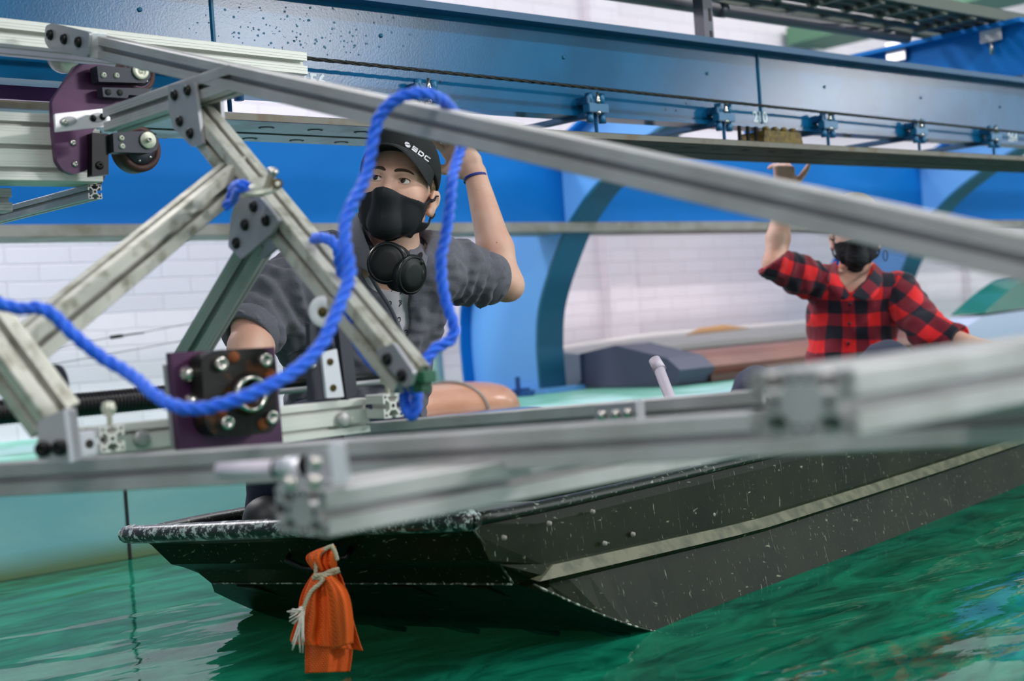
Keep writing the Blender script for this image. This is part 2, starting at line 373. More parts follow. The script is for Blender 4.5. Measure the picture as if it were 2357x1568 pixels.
for px, py in ((877, 82), (1298, 132), (1628, 169), (1898, 200), (2120, 225), (2302, 246), (322, 22)):
    latheobj('plug', PY(px, py, YB - .001), -YD, [(.0052, 0), (.005, .002), (0, .003)], M_ribfl, root, 8)
for px, py in ((1013, 188), (1038, 254), (1580, 238), (1532, 252), (1556, 254)):
    latheobj('screw_hole', PY(px, py, YB - .0005), -YD, [(.0032, 0), (0, .0004)], M_hole, root, 8)
for s, px, py in (('156', 722, 188), ('210', 1750, 271), ('264', 2331, 318)):
    text('stencilled_number', s, PY(px, py, YB - .0006), XD, ZZ, .046, M_whitep, root, bold=.0012)
# flaking paint spots on the beam
bm = bmesh.new(); rnd = random.Random(5)
for k in range(170):
    px = rnd.gauss(690, 120); py = rnd.gauss(75, 42)
    if not (390 < px < 1150 and 8 < py < 140): continue
    p = PY(px, py, YB - .0006); r = rnd.choice((.0012, .0016, .0022, .003))
    vs = [bm.verts.new(p + XD * math.cos(a) * r * rnd.uniform(.7, 1.3) + ZZ * math.sin(a) * r * rnd.uniform(.7, 1.2)) for a in np.linspace(0, 5.5, 7)]
    bm.faces.new(vs)
sp = finish(bm, 'chipped_paint_spots', M_ribfl, root); sp['kind'] = 'stuff'
# steel cable in front of the beam
c0 = PY(-60, 70, YB - .05); c1 = PY(693, 133, YB - .05); c2 = PY(2357, 306, YB - .05); c3 = c2 + (c2 - c1) * .6
bm = bmesh.new()
path = resample([c0, c1, c2, c3], .006); u, v, w_ = frame(c3 - c1)
for s in range(3):
    tube(bm, [p + (u * math.cos(i * .35 + s * 2.094) + v * math.sin(i * .35 + s * 2.094)) * .0022 for i, p in enumerate(path)], .0027, 5)
tag(finish(bm, 'steel_cable', M_cable), 'thin black twisted steel cable stretched in front of the overhead beam', 'cable')
# ------------------------------------------------------------------ running rail under the beam
ZR = 1.06; yr0 = PZ(1080, 305, ZR).y; yr1 = PZ(1080, 347, ZR).y
root = empty('running_rail', (2, yr0, ZR), 'long flat worn steel rail hanging below the overhead beam', 'rail')
M_rail2 = mat('water_lit_rail_steel', rgb(228, 214, 246), .5, .2, noise=(9, rgb(170, 156, 184), .52, .7))  # lilac tint stands in for light bounced up off the water
xs_ = PZ(1100, 330, ZR).x
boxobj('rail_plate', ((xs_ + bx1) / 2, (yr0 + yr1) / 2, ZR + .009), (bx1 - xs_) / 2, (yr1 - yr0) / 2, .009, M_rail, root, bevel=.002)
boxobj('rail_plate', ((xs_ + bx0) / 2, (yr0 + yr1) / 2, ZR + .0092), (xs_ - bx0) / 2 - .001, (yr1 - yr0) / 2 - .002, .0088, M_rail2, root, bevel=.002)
boxobj('rail_edge_strip', (bxc, yr0 - .0008, ZR + .009), bxh, .0008, .0072, mat('ground_rail_edge', rgb(104, 101, 92), .45, .4, noise=(20, rgb(96, 84, 68), .5, .68)), root)
boxobj('groove', (bxc, yr0 * .45 + yr1 * .55, ZR - .0006), bxh, .006, .0006, M_hole, root)
for row, (y0, y1) in enumerate(((.25, 0), (.82, 0))):
    yy = yr0 + (yr1 - yr0) * y0
    for k in range(40):
        x = .55 + k * .125 + row * .05
        if k % 9 in (4, 5, 6, 7, 8) and row == 0 and x < 2.4: continue
        bm = bmesh.new()
        for s, r in ((0, .013), (1, .009)):
            vs = [bm.verts.new((x + math.cos(a) * r * 1.5, yy + math.sin(a) * r, ZR - .001 - s * .0005)) for a in np.linspace(0, 5.9, 14)]
            f = bm.faces.new(vs); f.material_index = s
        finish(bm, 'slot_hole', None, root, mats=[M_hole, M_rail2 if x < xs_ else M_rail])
# ------------------------------------------------------------------ beam clamps
M_clampl = mat('light_blue_clamp_paint', rgb(30, 104, 148), .35, bump=(120, .3, .001))
def clamp(x, label):
    y = YB - .03
    root = empty('rail_clamp', (x, y, zb), label, 'clamp', 'blue clamps between beam and rail')
    boxobj('front_block', (x, y - .004, zb + .006), .038, .012, .012, M_clampl, root, bevel=.002)
    boxobj('cross_bar', (x - .028, y + .15, zb - .012), .011, .15, .008, M_beamdk, root, bevel=.002)
    boxobj('upper_bar', (x - .026, y + .012, zb + .026), .012, .022, .010, M_beamdk, root, bevel=.002)
    for s in (-1, 1):
        bm = bmesh.new(); lathe(bm, (x + s * .023, y - .002, zb - .026), ZZ, [(0, -.006), (.0105, -.006), (.0105, .014), (.006, .016), (.006, .046), (.0105, .048), (.0105, .072), (0, .074)], 6); finish(bm, 'hex_bolt', M_clampl, root)
    bm = bmesh.new(); lathe(bm, (x, y, ZR + .0185), ZZ, [(0, 0), (.0105, 0), (.0105, .010), (.005, .012), (.005, zb - ZR - .02), (0, zb - ZR - .02)], 8); finish(bm, 'stud', M_beamdk, root)
    bm = bmesh.new(); lathe(bm, (x, y - .012, zb - .012), ZZ, [(0, 0), (.006, 0), (.0075, .006), (.006, .012), (0, .012)], 8); finish(bm, 'nut', M_steel, root)
    bm = bmesh.new(); lathe(bm, (x, y - .012, zb + .018), ZZ, [(0, 0), (.006, 0), (.0075, .006), (.006, .012), (.004, .03), (0, .03)], 8); finish(bm, 'nut', M_steel, root)
    for s in (0, 1):
        bm = bmesh.new(); lathe(bm, (x - .028 + s * .02, y + .27, ZR + .0185), ZZ, [(0, 0), (.0085, 0), (.0085, zb - ZR - .042), (0, zb - ZR - .042)], 8); finish(bm, 'rear_stud', M_rust, root)
    return root
def dup(root, off, label):
    r = root.copy(); COL.objects.link(r); r.matrix_world = Matrix.Translation(off) @ root.matrix_world; r['label'] = label
    for ch in list(root.children):
        c = ch.copy(); COL.objects.link(c); c.parent = r; c.matrix_parent_inverse = ch.matrix_parent_inverse.copy(); c.matrix_basis = ch.matrix_basis.copy()
    return r
xc0 = PY(1370, 256, YB - .03).x
cl = clamp(xc0, 'blue bolted clamp on the beam just right of where the diagonal aluminium bar crosses it')
for px, py, lb in ((980, 214, 'blue bolted clamp right behind the top of the rope loop'),
                   (1665, 283, 'blue bolted clamp just left of the painted number 210'),
                   (1905, 304, 'blue bolted clamp just right of the brass block'),
                   (2115, 322, 'blue bolted clamp second to the right of the brass block'),
                   (2287, 336, 'blue bolted clamp just left of the painted number 264')):
    dup(cl, Vector((PY(px, py, YB - .03).x - xc0, 0, 0)), lb)
x5 = PY(528, 236, YB - .03).x
dup(cl, Vector((x5 - xc0, 0, 0)), 'blue bolted clamp beside the upper triangular bracket plate at left')
# brass block
p = PY(1800, 312, YB - .04)
root = empty('brass_block', (p.x, YB - .02, ZR + .03), 'tarnished brass block bolted on the rail under the number 210', 'block')
bm = bmesh.new()
x0, x1 = PY(1762, 320, YB - .05).x, PY(1844, 320, YB - .05).x
zt2 = PY(1800, 302, YB - .05).z
prism(bm, [(x0 - .012, YB - .05, ZR + .0185), (x1 + .012, YB - .05, ZR + .0185), (x1, YB - .05, zt2), (x0, YB - .05, zt2)], YD, .10)
finish(bm, 'block_body', M_brass, root)
for k in range(4):
    bm = bmesh.new(); lathe(bm, (x0 + (x1 - x0) * (.13 + k * .25), YB - .035, zt2), ZZ, [(0, -.002), (.011, -.002), (.011, .011), (.006, .014), (0, .014)], 10); finish(bm, 'block_bolt', M_brass, root)
for k in range(3):
    x = PY(1708 + k * 19, 300, YB - .03).x
    bm = bmesh.new(); lathe(bm, (x, YB - .02, ZR + .0185), ZZ, [(0, 0), (.009, 0), (.009, .02), (.006, .022), (.006, zb - ZR - .03), (0, zb - ZR - .03)], 8)
    tag(finish(bm, 'threaded_stud', M_rust), 'short rusty stud between rail and beam, one of three left of the brass block', 'bolt', 'studs left of the brass block')
# ------------------------------------------------------------------ background girder
YG = 5.0; zg0 = PY(1300, 537, YG).z
root = empty('wall_girder', (2, YG, zg0), 'bright blue box girder running along the brick wall behind both people', 'girder')
boxobj('girder_web', (bxc, YG + .11, (zg0 + 1.47) / 2 + .02), bxh, .11, (1.47 - zg0) / 2 - .02, M_girder, root)
boxobj('girder_flange', (bxc, YG + .07, zg0 + .026), bxh, .12, .024, M_strip, root, bevel=.004)
for px in (1343, 2164):
    p = PY(px, 440, YG - .001); boxobj('stiffener', (p.x, YG - .012, (zg0 + 1.42) / 2 + .03), .008, .012, (1.42 - zg0) / 2 - .03, M_ribfl, root)
# ------------------------------------------------------------------ curved ribs
def rib(x0, label):
    inner = [(5.27, .25), (5.27, .50), (5.22, .72), (5.05, 1.0), (4.93, 1.13), (4.76, 1.26), (4.45, 1.42), (4.08, 1.55)]
    outer = [(5.78, .25), (5.79, .55), (5.74, .78), (5.55, 1.03), (5.3, 1.27), (5.08, 1.42), (4.7, 1.60), (4.25, 1.76)]
    I = spline([(x0, y, z) for y, z in inner], 40); O = spline([(x0, y, z) for y, z in outer], 40)
    root = empty('arched_rib', (x0, 5.5, .25), label, 'rib')
    bm = bmesh.new(); a = [bm.verts.new(p) for p in I]; b = [bm.verts.new(p) for p in O]; c = [bm.verts.new(p + XD * .02) for p in I]; d = [bm.verts.new(p + XD * .02) for p in O]
    for i in range(39):
        bm.faces.new((a[i], a[i + 1], b[i + 1], b[i])); bm.faces.new((c[i], d[i], d[i + 1], c[i + 1]))
    finish(bm, 'rib_web', M_rib, root, fix=False)
    def fl(nm, L_, m, s, xa=-.005):
        bm = bmesh.new(); R = []
        for i, p in enumerate(L_):
            t = (L_[min(i + 1, 39)] - L_[max(i - 1, 0)]).normalized(); n = XD.cross(t) * s
            R.append([bm.verts.new(p + XD * xx + n * nn) for xx, nn in ((xa, 0), (.175, 0), (.175, .016), (xa, .016))])
        for r1, r2 in zip(R, R[1:]):
            for k in range(4): bm.faces.new((r1[k], r1[(k + 1) % 4], r2[(k + 1) % 4], r2[k]))
        finish(bm, nm, m, root)
    fl('inner_flange', I, M_ribfl, 1); fl('outer_flange', O, M_girder, 1, -.07)
    boxobj('base_plate', (x0 + .085, 5.52, ZD + .012), .13, .36, .012, M_rib, root)
    return root
XR = 4.91
rib(XR, 'bright blue curved steel rib rising from the walkway right of the man in grey')
rib(8.13, 'blue curved steel rib partly hidden behind the person in red plaid')
# ------------------------------------------------------------------ cross beam, pipes, tray, strut at top right
p0 = PY(2334, 130, 2.72); xcb = p0.x
root = empty('cross_beam', (xcb, 3, 1.4), 'dark blue cross beam resting on the overhead beam at far right', 'beam')
zc1 = PY(2334, 62, 2.72).z; zc0 = zt + .022
boxobj('cross_web', (xcb, 3.34, (zc0 + zc1) / 2), .012, .69, (zc1 - zc0) / 2, M_girder, root)
boxobj('cross_top_flange', (xcb, 3.34, zc1 + .008), .07, .69, .008, M_girder, root)
boxobj('cross_foot', (xcb, 2.72, zc0 + .008), .09, .08, .008, M_beamdk, root)
M_pipe = mat('grey_conduit', rgb(96, 94, 104), .4, .5)
M_pipedk = mat('dark_conduit', rgb(62, 66, 74), .4, .5)
M_tray = mat('galvanised_tray', rgb(96, 100, 94), .45, .5)
def pipe(name, pa, pb, Y, r, m, label, cat='pipe', group=None):
    a = PY(pa[0], pa[1], Y); b = PY(pb[0], pb[1], Y); z = (a.z + b.z) / 2
    bm = bmesh.new(); x0 = a.x - 3; x1 = b.x
    tube(bm, [(x0, Y, z), (x1, Y, z)], r, 12)
    k = x0 + .8
    while k < x1: lathe(bm, (k, Y, z), XD, [(r, -.02), (r * 1.15, -.02), (r * 1.15, .02), (r, .02)], 12); k += 2.2
    return tag(finish(bm, name, m), label, cat, group)
pipe('conduit_pipe', (1658, 22), (2087, 88), 2.95, .022, M_pipe, 'thick grey conduit pipe running above the overhead beam to the cross beam')
pipe('conduit_pipe', (1790, 8), (2110, 58), 2.9, .011, M_pipedk, 'thin dark pipe above the thick grey conduit')
pipe('conduit_pipe', (1840, 0), (2170, 48), 2.98, .010, M_pipedk, 'thin dark pipe under the cable tray edge')
root = empty('cable_tray', (8, 2.9, 2), 'long galvanised cable tray at the top right corner', 'tray')
ta = PY(2357, 62, 2.8)
for yy in (2.72, 3.06): boxobj('side_rail', (ta.x, yy, ta.z), 6, .006, .02, M_tray, root)
for k in range(60): boxobj('rung', (ta.x - 5.5 + k * .2, 2.89, ta.z - .025), .012, .16, .006, M_tray, root)
bm = bmesh.new()
for k in range(5):
    tube(bm, [(ta.x - 6, 2.76 + k * .055, ta.z - .005), (ta.x, 2.78 + k * .05, ta.z - .004), (ta.x + 6, 2.76 + k * .055, ta.z - .005)], .014, 8)
finish(bm, 'tray_cables', M_pipedk, root)
s0 = PY(1622, 88, 2.86)
root = empty('slotted_strut', (s0.x, 2.86, s0.z), 'grey vertical slotted steel strut hanging above the overhead beam', 'strut')
boxobj('strut_body', (s0.x, 2.86, s0.z + .45), .022, .02, .5, M_pipe, root)
for k in range(8): boxobj('strut_slot', (s0.x + .008, 2.8398, s0.z + k * .07), .006, .0006, .02, M_hole, root)
for px, py, lb in ((2062, 118, 'small white pipe bracket with a hanging bolt left on the cross beam'), (2280, 72, 'small white pipe bracket near the right end of the cross beam')):
    p = PX(px, py, xcb - .03)
    root = empty('pipe_bracket', p, lb, 'bracket')
    boxobj('bracket_plate', p, .004, .045, .04, M_bright, root, bevel=.002)
    tubeobj('bracket_bolt', [p + ZZ * -.04, p + ZZ * -.09], .008, M_steel, root, 8)
# white roof purlin and green roof beam seen in the far ceiling
M_greenb = mat('pale_green_paint', rgb(96, 140, 110), .6)
p = PY(1980, 100, 5.6); b = boxobj('ceiling_joist', (p.x, 5.0, p.z + .12), .22, 1.05, .06, M_greenb); b['kind'] = 'structure'
# ------------------------------------------------------------------ stored boats on the walkway
def hull(name, x0, x1, yc, wd, z0, ht, m, label, up=True, parts=None, keel=None, boxy=2.2, taper=.5, cat='boat', tf=2.5):
    """upturned hull: rounded section that narrows to both ends"""
    bm = bmesh.new(); n = 28; R = []
    for i in range(n + 1):
        t = i / n; x = x0 + (x1 - x0) * t; e = abs(2 * t - 1); k = max(.02, (1 - e ** tf)) ** taper
        R.append([bm.verts.new((x, yc + math.copysign(abs(math.cos(a)) ** (2 / boxy), math.cos(a)) * wd / 2 * k, z0 + abs(math.sin(a)) ** (2 / boxy) * ht * (k ** .5))) for a in np.linspace(0, math.pi, 17)])
    for a, b in zip(R, R[1:]):
        for k in range(16): bm.faces.new((a[k], a[k + 1], b[k + 1], b[k])).smooth = True
        bm.faces.new((a[16], a[0], b[0], b[16]))
    bm.faces.new(R[0]); bm.faces.new(R[-1][::-1])
    return tag(finish(bm, name, m), label, cat)
M_tan = mat('tan_hull_paint', rgb(190, 138, 108), .4, noise=(6, rgb(180, 126, 96), .4, .6), coat=.3)
h = hull('canoe', 2.95, 4.03, 4.55, .5, ZD + .002, .13, M_tan, 'upturned tan canoe with a dark band on the walkway right of the grey shirt', tf=5)
h2 = empty('x', (0, 0, 0), None, None); bpy.data.objects.remove(h2)
p = PZ(1072, 900, ZD + .12)
tubeobj('keel_band', [(3.72, 4.55 + .253 * math.copysign(abs(math.cos(a)) ** .909, math.cos(a)), ZD + .003 + .133 * math.sin(a) ** .909) for a in np.linspace(0.02, 3.12, 20)], .006, M_strip, h)
M_navy = mat('navy_gloss', rgb(24, 40, 110), .25, coat=.5)
M_brown = mat('brown_hull', rgb(124, 78, 70), .5, noise=(3, rgb(140, 90, 78), .4, .6))
M_brown2 = mat('dark_brown_keel', rgb(78, 44, 34), .5)
M_cream = mat('cream_fibreglass', rgb(222, 214, 208), .5)
M_slate = mat('slate_bow_cover', rgb(74, 76, 98), .55)
# brown boat with slate bow box
root = empty('stored_boat', (5.3, 5.0, ZD), 'long brown stored boat with a slate grey bow behind the curved rib', 'boat')
A = [PX(1296, 905, 5.3), PX(1432, 892, 5.3)]
X0 = 5.3; ya, yb_ = 4.62, 5.15
xe = 7.95
bm = bmesh.new()
sec = [(5.25, .26), (4.62, .26), (4.58, .33), (4.62, .37), (4.72, .395), (5.25, .395)]
prism(bm, [(5.42, y, z) for y, z in sec], XD, xe - 5.42); finish(bm, 'hull_side', M_brown, root)
bm = bmesh.new(); prism(bm, [(5.42, 4.57, .255), (5.42, 4.60, .255), (5.42, 4.60, .29), (5.42, 4.57, .29)], XD, xe - 5.42); finish(bm, 'lower_strake', M_brown2, root)
bm = bmesh.new()
sec = [(5.24, .255), (4.60, .255), (4.56, .33), (4.64, .39), (4.98, .465), (5.24, .43)]
prism(bm, [(5.18, y, z) for y, z in sec], XD, .26); finish(bm, 'bow_cover', M_slate, root)
for x in (6.6, 7.6): boxobj('cradle_block', (x, 4.9, ZD + .004), .05, .25, .004, M_hole, root)
# cream boat lying above/behind
root = empty('stored_boat', (5.6, 5.6, ZD), 'long cream fibreglass hull stored against the brick wall behind the brown boat', 'boat')
bm = bmesh.new(); L0 = [(5.5, 5.30, .56), (5.5, 5.95, .50), (6.2, 5.99, .78), (6.2, 5.3, .60)]
n = 14; R = []
for i in range(n + 1):
    t = i / n; x = 5.35 + 2.6 * t; k = min(1, .25 + 2.2 * t) ** .6
    R.append([bm.verts.new((x, y, z)) for y, z in ((5.45, ZD + .001), (5.30, .40), (5.32, .40 + .03 * k), (5.72, .42 + .08 * k), (5.96, .40 + .05 * k), (5.96, ZD + .001))])
for a, b in zip(R, R[1:]):
    for k in range(6): bm.faces.new((a[k], a[(k + 1) % 6], b[(k + 1) % 6], b[k]))
bm.faces.new(R[0]); bm.faces.new(R[-1][::-1]); finish(bm, 'cream_hull', M_cream, root)
M_ochre = mat('ochre_board', rgb(190, 134, 62), .5)
q = [PX(0, 0, 6)] and [Vector((6.15, 5.6, .73)), Vector((6.5, 5.95, .755)), Vector((7.3, 5.95, .765)), Vector((7.6, 5.6, .745))]
o = plateobj('wooden_board', [PY(1580, 776, 5.55), PY(1608, 760, 5.75), PY(1668, 752, 5.78), PY(1728, 760, 5.6)], ZZ, .012, M_ochre, None, .004)
tag(o, 'small ochre wooden board lying on the cream hull', 'board')
# blue paddle board edge near coping, small blue fitting
b_ = hull('paddle_board', 2.9, 3.85, 4.13, .3, ZD - .001, .035, M_navy, 'flat navy board lying at the tank edge in front of the tan canoe', boxy=2.0, tf=3, cat='board')
p = PZ(1200, 912, ZD)
root = empty('floor_fitting', p, 'small blue clamp-like fitting standing at the foot of the curved rib', 'fitting')
M_fit = mat('blue_fitting', rgb(20, 78, 150), .5)
boxobj('fitting_base', p + ZZ * .014, .03, .07, .014, M_fit, root, bevel=.003); boxobj('fitting_post', p + ZZ * .05 + YD * .02, .01, .01, .045, M_fit, root, bevel=.002)
boxobj('fitting_arm', p + ZZ * .03, .05, .012, .008, M_fit, root)
# far right boats
M_green = mat('dark_green_gloss', rgb(10, 110, 92), .3, coat=.4)
M_pale = mat('pale_blue_gelcoat', rgb(186, 196, 222), .4)
def wedge(name, pts, Y0, depth, m, label, cat):
    bm = bmesh.new(); prism(bm, rounded([PY(x, y, Y0) for x, y in pts], .03), YD, depth); return tag(finish(bm, name, m), label, cat)
wedge('racing_shell', [(2225, 795), (2205, 765), (2262, 728), (2357, 715), (2560, 690), (2560, 800)], 4.0, .2, M_pale, 'pale blue stored boat at the right edge under the green one', 'boat')
wedge('racing_shell', [(2262, 723), (2318, 672), (2362, 640), (2600, 560), (2600, 676), (2357, 709)], 4.0, .2, M_green, 'glossy dark green stored boat at the right edge', 'boat')
# thin wires in front of the brick wall
wr = bmesh.new(); tube(wr, [PY(-40, 832, 5.6), PY(255, 777, 5.6)], .0016, 5); tube(wr, [PY(330, 765, 5.6), PY(640, 706, 5.6)], .0016, 5)
w1 = finish(wr, 'guy_wire', M_cable); tag(w1, 'thin wire with a dark turnbuckle crossing the white bricks at left', 'wire')
bm = bmesh.new(); tube(bm, [PY(254, 777, 5.6), PY(282, 773, 5.6)], .008, 8); tube(bm, [PY(282, 773, 5.6), PY(300, 770, 5.6), PY(331, 766, 5.6)], .004, 6); finish(bm, 'turnbuckle', M_bblack, w1)
wr = bmesh.new(); tube(wr, [PY(-40, 868, 5.6), PY(640, 745, 5.6)], .0016, 5); tag(finish(wr, 'guy_wire', M_cable), 'lower thin plain wire crossing the white bricks at left', 'wire')
# white downpipe behind the rope loop
p = PY(1000, 700, 5.9); b = tag(tubeobj('downpipe', [(p.x, 5.93, ZD), (p.x, 5.93, 1.9)], .045, M_bright), 'white vertical pipe on the brick wall right of the grey shirt', 'pipe')
# ------------------------------------------------------------------ the jon boat
def hull_mat():
    m, N, L = nodes('olive_green_hull_paint'); b = N['Principled BSDF']; b.inputs['Roughness'].default_value = .35; b.inputs['Specular IOR Level'].default_value = .08
    tc = N.new('ShaderNodeTexCoord')
    n = N.new('ShaderNodeTexNoise'); n.inputs['Scale'].default_value = 5; n.inputs['Detail'].default_value = 6; L.new(tc.outputs['Object'], n.inputs[0])
    r = N.new('ShaderNodeValToRGB'); r.color_ramp.elements[0].position = .35; r.color_ramp.elements[1].position = .7
    r.color_ramp.elements[0].color = rgb(14, 24, 9); r.color_ramp.elements[1].color = rgb(30, 36, 18); L.new(n.outputs['Fac'], r.inputs[0])
    # scratches: stretched voronoi / fine noise thresholds
    last = r.outputs[0]
    for sc, rot, lo in (((140, 8, 34), .5, .705), ((16, 150, 60), -.8, .715), ((200, 60, 6), 1.3, .72)):
        mp = N.new('ShaderNodeMapping'); mp.inputs['Scale'].default_value = sc; mp.inputs['Rotation'].default_value = (rot, rot * .6, rot); L.new(tc.outputs['Object'], mp.inputs[0])
        v = N.new('ShaderNodeTexNoise'); v.inputs['Scale'].default_value = 1.4; v.inputs['Detail'].default_value = 3; L.new(mp.outputs[0], v.inputs[0])
        q = N.new('ShaderNodeValToRGB'); q.color_ramp.elements[0].position = lo - .03; q.color_ramp.elements[1].position = lo + .03; L.new(v.outputs['Fac'], q.inputs[0])
        mx = N.new('ShaderNodeMixRGB'); L.new(q.outputs[0], mx.inputs[0]); L.new(last, mx.inputs[1]); mx.inputs[2].default_value = rgb(122, 130, 110); last = mx.outputs[0]
    L.new(last, b.inputs['Base Color']); return m
M_hull = hull_mat()
def worn_mat():
    m, N, L = nodes('chipped_gunwale_paint'); b = N['Principled BSDF']; b.inputs['Roughness'].default_value = .3
    tc = N.new('ShaderNodeTexCoord'); n = N.new('ShaderNodeTexNoise'); n.inputs['Scale'].default_value = 55; n.inputs['Detail'].default_value = 9; n.inputs['Roughness'].default_value = .8; L.new(tc.outputs['Object'], n.inputs[0])
    r = N.new('ShaderNodeValToRGB'); r.color_ramp.elements[0].position = .52; r.color_ramp.elements[1].position = .55
    r.color_ramp.elements[0].color = rgb(30, 34, 28); r.color_ramp.elements[1].color = rgb(176, 186, 182); L.new(n.outputs['Fac'], r.inputs[0]); L.new(r.outputs[0], b.inputs['Base Color']); return m
M_gun = worn_mat()
DIRB = (R0 * .613 + FH * .79).normalized(); OUT = (R0 * .79 - FH * .613).normalized()
G0 = Vector((CAM.x, CAM.y, 0)) + R0 * (-.0975) + FH * 2.4
def BP(t, e, z): return G0 + DIRB * t + OUT * e + ZZ * z
def heel(e): return .055 * e       # lower on the far side (e negative)
boat = empty('jon_boat', BP(1.8, -.45, 0), 'dark olive green flat-bottomed boat with a square bow, both people sitting in it', 'boat')
W_ = .90
# profile at station t, from near gunwale down to chine, then mirrored
def station(t):
    bulge = .035 * math.sin(min(1, t / 3.6) * math.pi)
    zg = .270 + .012 * max(0, .3 - t) ; zr = .150 - .035 * min(1, t / .9); q_ = min(1, max(0, (t - .12) / .5)); zc = .147 - .19 * (q_ * (1.35 - .35 * q_ * q_))
    near = [(0 + bulge, zg), (.006 + bulge, zg - .028), (.012 + bulge, zr + .028), (.030 + bulge, zr + .004), (.022 + bulge, zr - .008), (.028 + .032 * min(1, t / .5) + bulge, zc)]
    return near
ts = [.12, .18, .24, .30, .36, .42, .48, .54, .60, .66, .72, .8, .95, 1.1, 1.5, 2.0, 2.5, 3.0, 3.6]
bm = bmesh.new(); rows = []
for t in ts:
    n = station(t)
    if t == .12: n = [(0, .2715), (.004, .245), (.004, .2), (.002, .19), (0, .18), (-.008, .147)]
    pts = [(e, z) for e, z in n]; far = [(-W_ - e, z) for e, z in n]
    far = [(e + .10 * (k / 5) * max(0, 1 - t / .6) ** 1.2, z) for k, (e, z) in enumerate(far)]
    w_ = min(1, max(0, (t - .15) / .45)); eg, zg_ = far[0]; ec, zc_ = far[5]
    far = [((eg + (ec - eg) * (zg_ - z) / (zg_ - zc_)) * (1 - w_) + e * w_, z) for e, z in far]
    lst = pts + far[::-1]
    rows.append([bm.verts.new(BP(t - (.12 * (1 - k / 5) if t == .12 and k < 6 else (.12 * (1 - (11 - k) / 5) if t == .12 else 0)), e, z + heel(e))) for k, (e, z) in enumerate(lst)])
for a, b in zip(rows, rows[1:]):
    for k in range(11): bm.faces.new((a[k], a[k + 1], b[k + 1], b[k]))
bow = rows[0]
bm.faces.new(bow[::-1]) if False else None
for k in range(5): bm.faces.new((bow[k], bow[k + 1], bow[10 - k], bow[11 - k]))
for k in range(5): bm.faces.new((rows[-1][k], rows[-1][11 - k], rows[-1][10 - k], rows[-1][k + 1]))
hl = finish(bm, 'hull', M_hull, boat)
sd = hl.modifiers.new('skin', 'SOLIDIFY'); sd.thickness = .005; sd.offset = -1
# gunwale roll
npt = [BP(t - (.12 if t == .12 else 0), station(t)[0][0] + .004, station(t)[0][1] + .002) for t in ts]
npt[0] = BP(0, 0, .276)
fpt = [BP(t - (.12 if t == .12 else 0), -W_ - station(t)[0][0] - .004, station(t)[0][1] + .002 + heel(-W_)) for t in ts]
fpt[0] = BP(0, -W_ * .985, .274 + heel(-W_))
def lip(name, path, w=.026, h=.017, dn=0.0):
    bm = bmesh.new(); R_ = []
    for i, p in enumerate(path):
        t = (path[min(i + 1, len(path) - 1)] - path[max(i - 1, 0)]).normalized(); s = t.cross(ZZ).normalized()
        R_.append([bm.verts.new(p + s * math.cos(a) * w + ZZ * (math.sin(a) * h - dn)) for a in np.linspace(0, 2 * math.pi * 11 / 12, 12)])
    for a, b in zip(R_, R_[1:]):
        for k in range(12): bm.faces.new((a[k], a[(k + 1) % 12], b[(k + 1) % 12], b[k])).smooth = True
    bm.faces.new(R_[0]); bm.faces.new(R_[-1]); return finish(bm, name, M_gun, boat)
M_gun2 = mat('scratched_gunwale_paint', rgb(18, 22, 14), .4, noise=(110, rgb(128, 134, 120), .60, .66))
MG = M_gun
M_gun = M_gun2
lip('gunwale', spline(npt, 40), .019, .011); lip('gunwale', spline(fpt, 40), .020, .012)
M_gun = MG
corner = [BP(0, -W_ * .985 - .012, .274 + heel(-W_)), BP(-.012, -W_ * .97, .274 + heel(-W_)), BP(-.014, -W_ * .5, .276 + heel(-W_ * .5)), BP(-.012, -.03, .277), BP(0, .008, .277)]
lip('bow_rail', spline(corner, 20), .022, .019)
# spray rail crease line; light from above is painted into its pale colour
M_raillit = mat('lit_olive_rail', rgb(104, 102, 80), .45, noise=(30, rgb(70, 72, 54), .4, .62))
M_edge = mat('scuffed_edge', rgb(40, 44, 34), .5, noise=(90, rgb(170, 172, 160), .52, .6))
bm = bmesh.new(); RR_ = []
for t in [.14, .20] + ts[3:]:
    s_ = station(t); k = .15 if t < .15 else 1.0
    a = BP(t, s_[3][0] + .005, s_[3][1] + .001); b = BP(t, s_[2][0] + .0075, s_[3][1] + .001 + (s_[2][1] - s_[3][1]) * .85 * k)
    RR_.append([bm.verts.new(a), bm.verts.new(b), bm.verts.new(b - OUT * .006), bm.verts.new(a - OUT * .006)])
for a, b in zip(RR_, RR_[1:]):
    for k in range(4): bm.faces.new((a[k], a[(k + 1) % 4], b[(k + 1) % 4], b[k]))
bm.faces.new(RR_[0]); bm.faces.new(RR_[-1]); finish(bm, 'spray_rail', M_raillit, boat)
for pts_ in ([BP(.0, .003, .27), BP(.06, .002, .21), BP(.12, -.006, .148)], [BP(t, station(t)[5][0] + .001, station(t)[5][1] + .001) for t in ts if t < .64], [BP(.12, -.008, .146), BP(.12, -.45, .147 + heel(-.45)), BP(.12, -.81, .147 + heel(-.81))]):
    tubeobj('scuffed_edge', spline(pts_, 16), .0022, M_edge, boat, 6)
# ribs under the bow rake
M_rake = mat('rake_paint', rgb(22, 58, 50), .3)
for k, e in enumerate((-.72, -.50, -.28, -.10)):
    a = BP(.13, e, .147 + heel(e) - .004); b = BP(.58, e, -.045 + heel(e))
    bm = bmesh.new(); d = (b - a).normalized(); u, v, w2 = frame(d)
    box(bm, (a + b) / 2, .028, .006, (b - a).length / 2, (u, v, d), .002); finish(bm, 'bottom_rib', M_hull, boat)
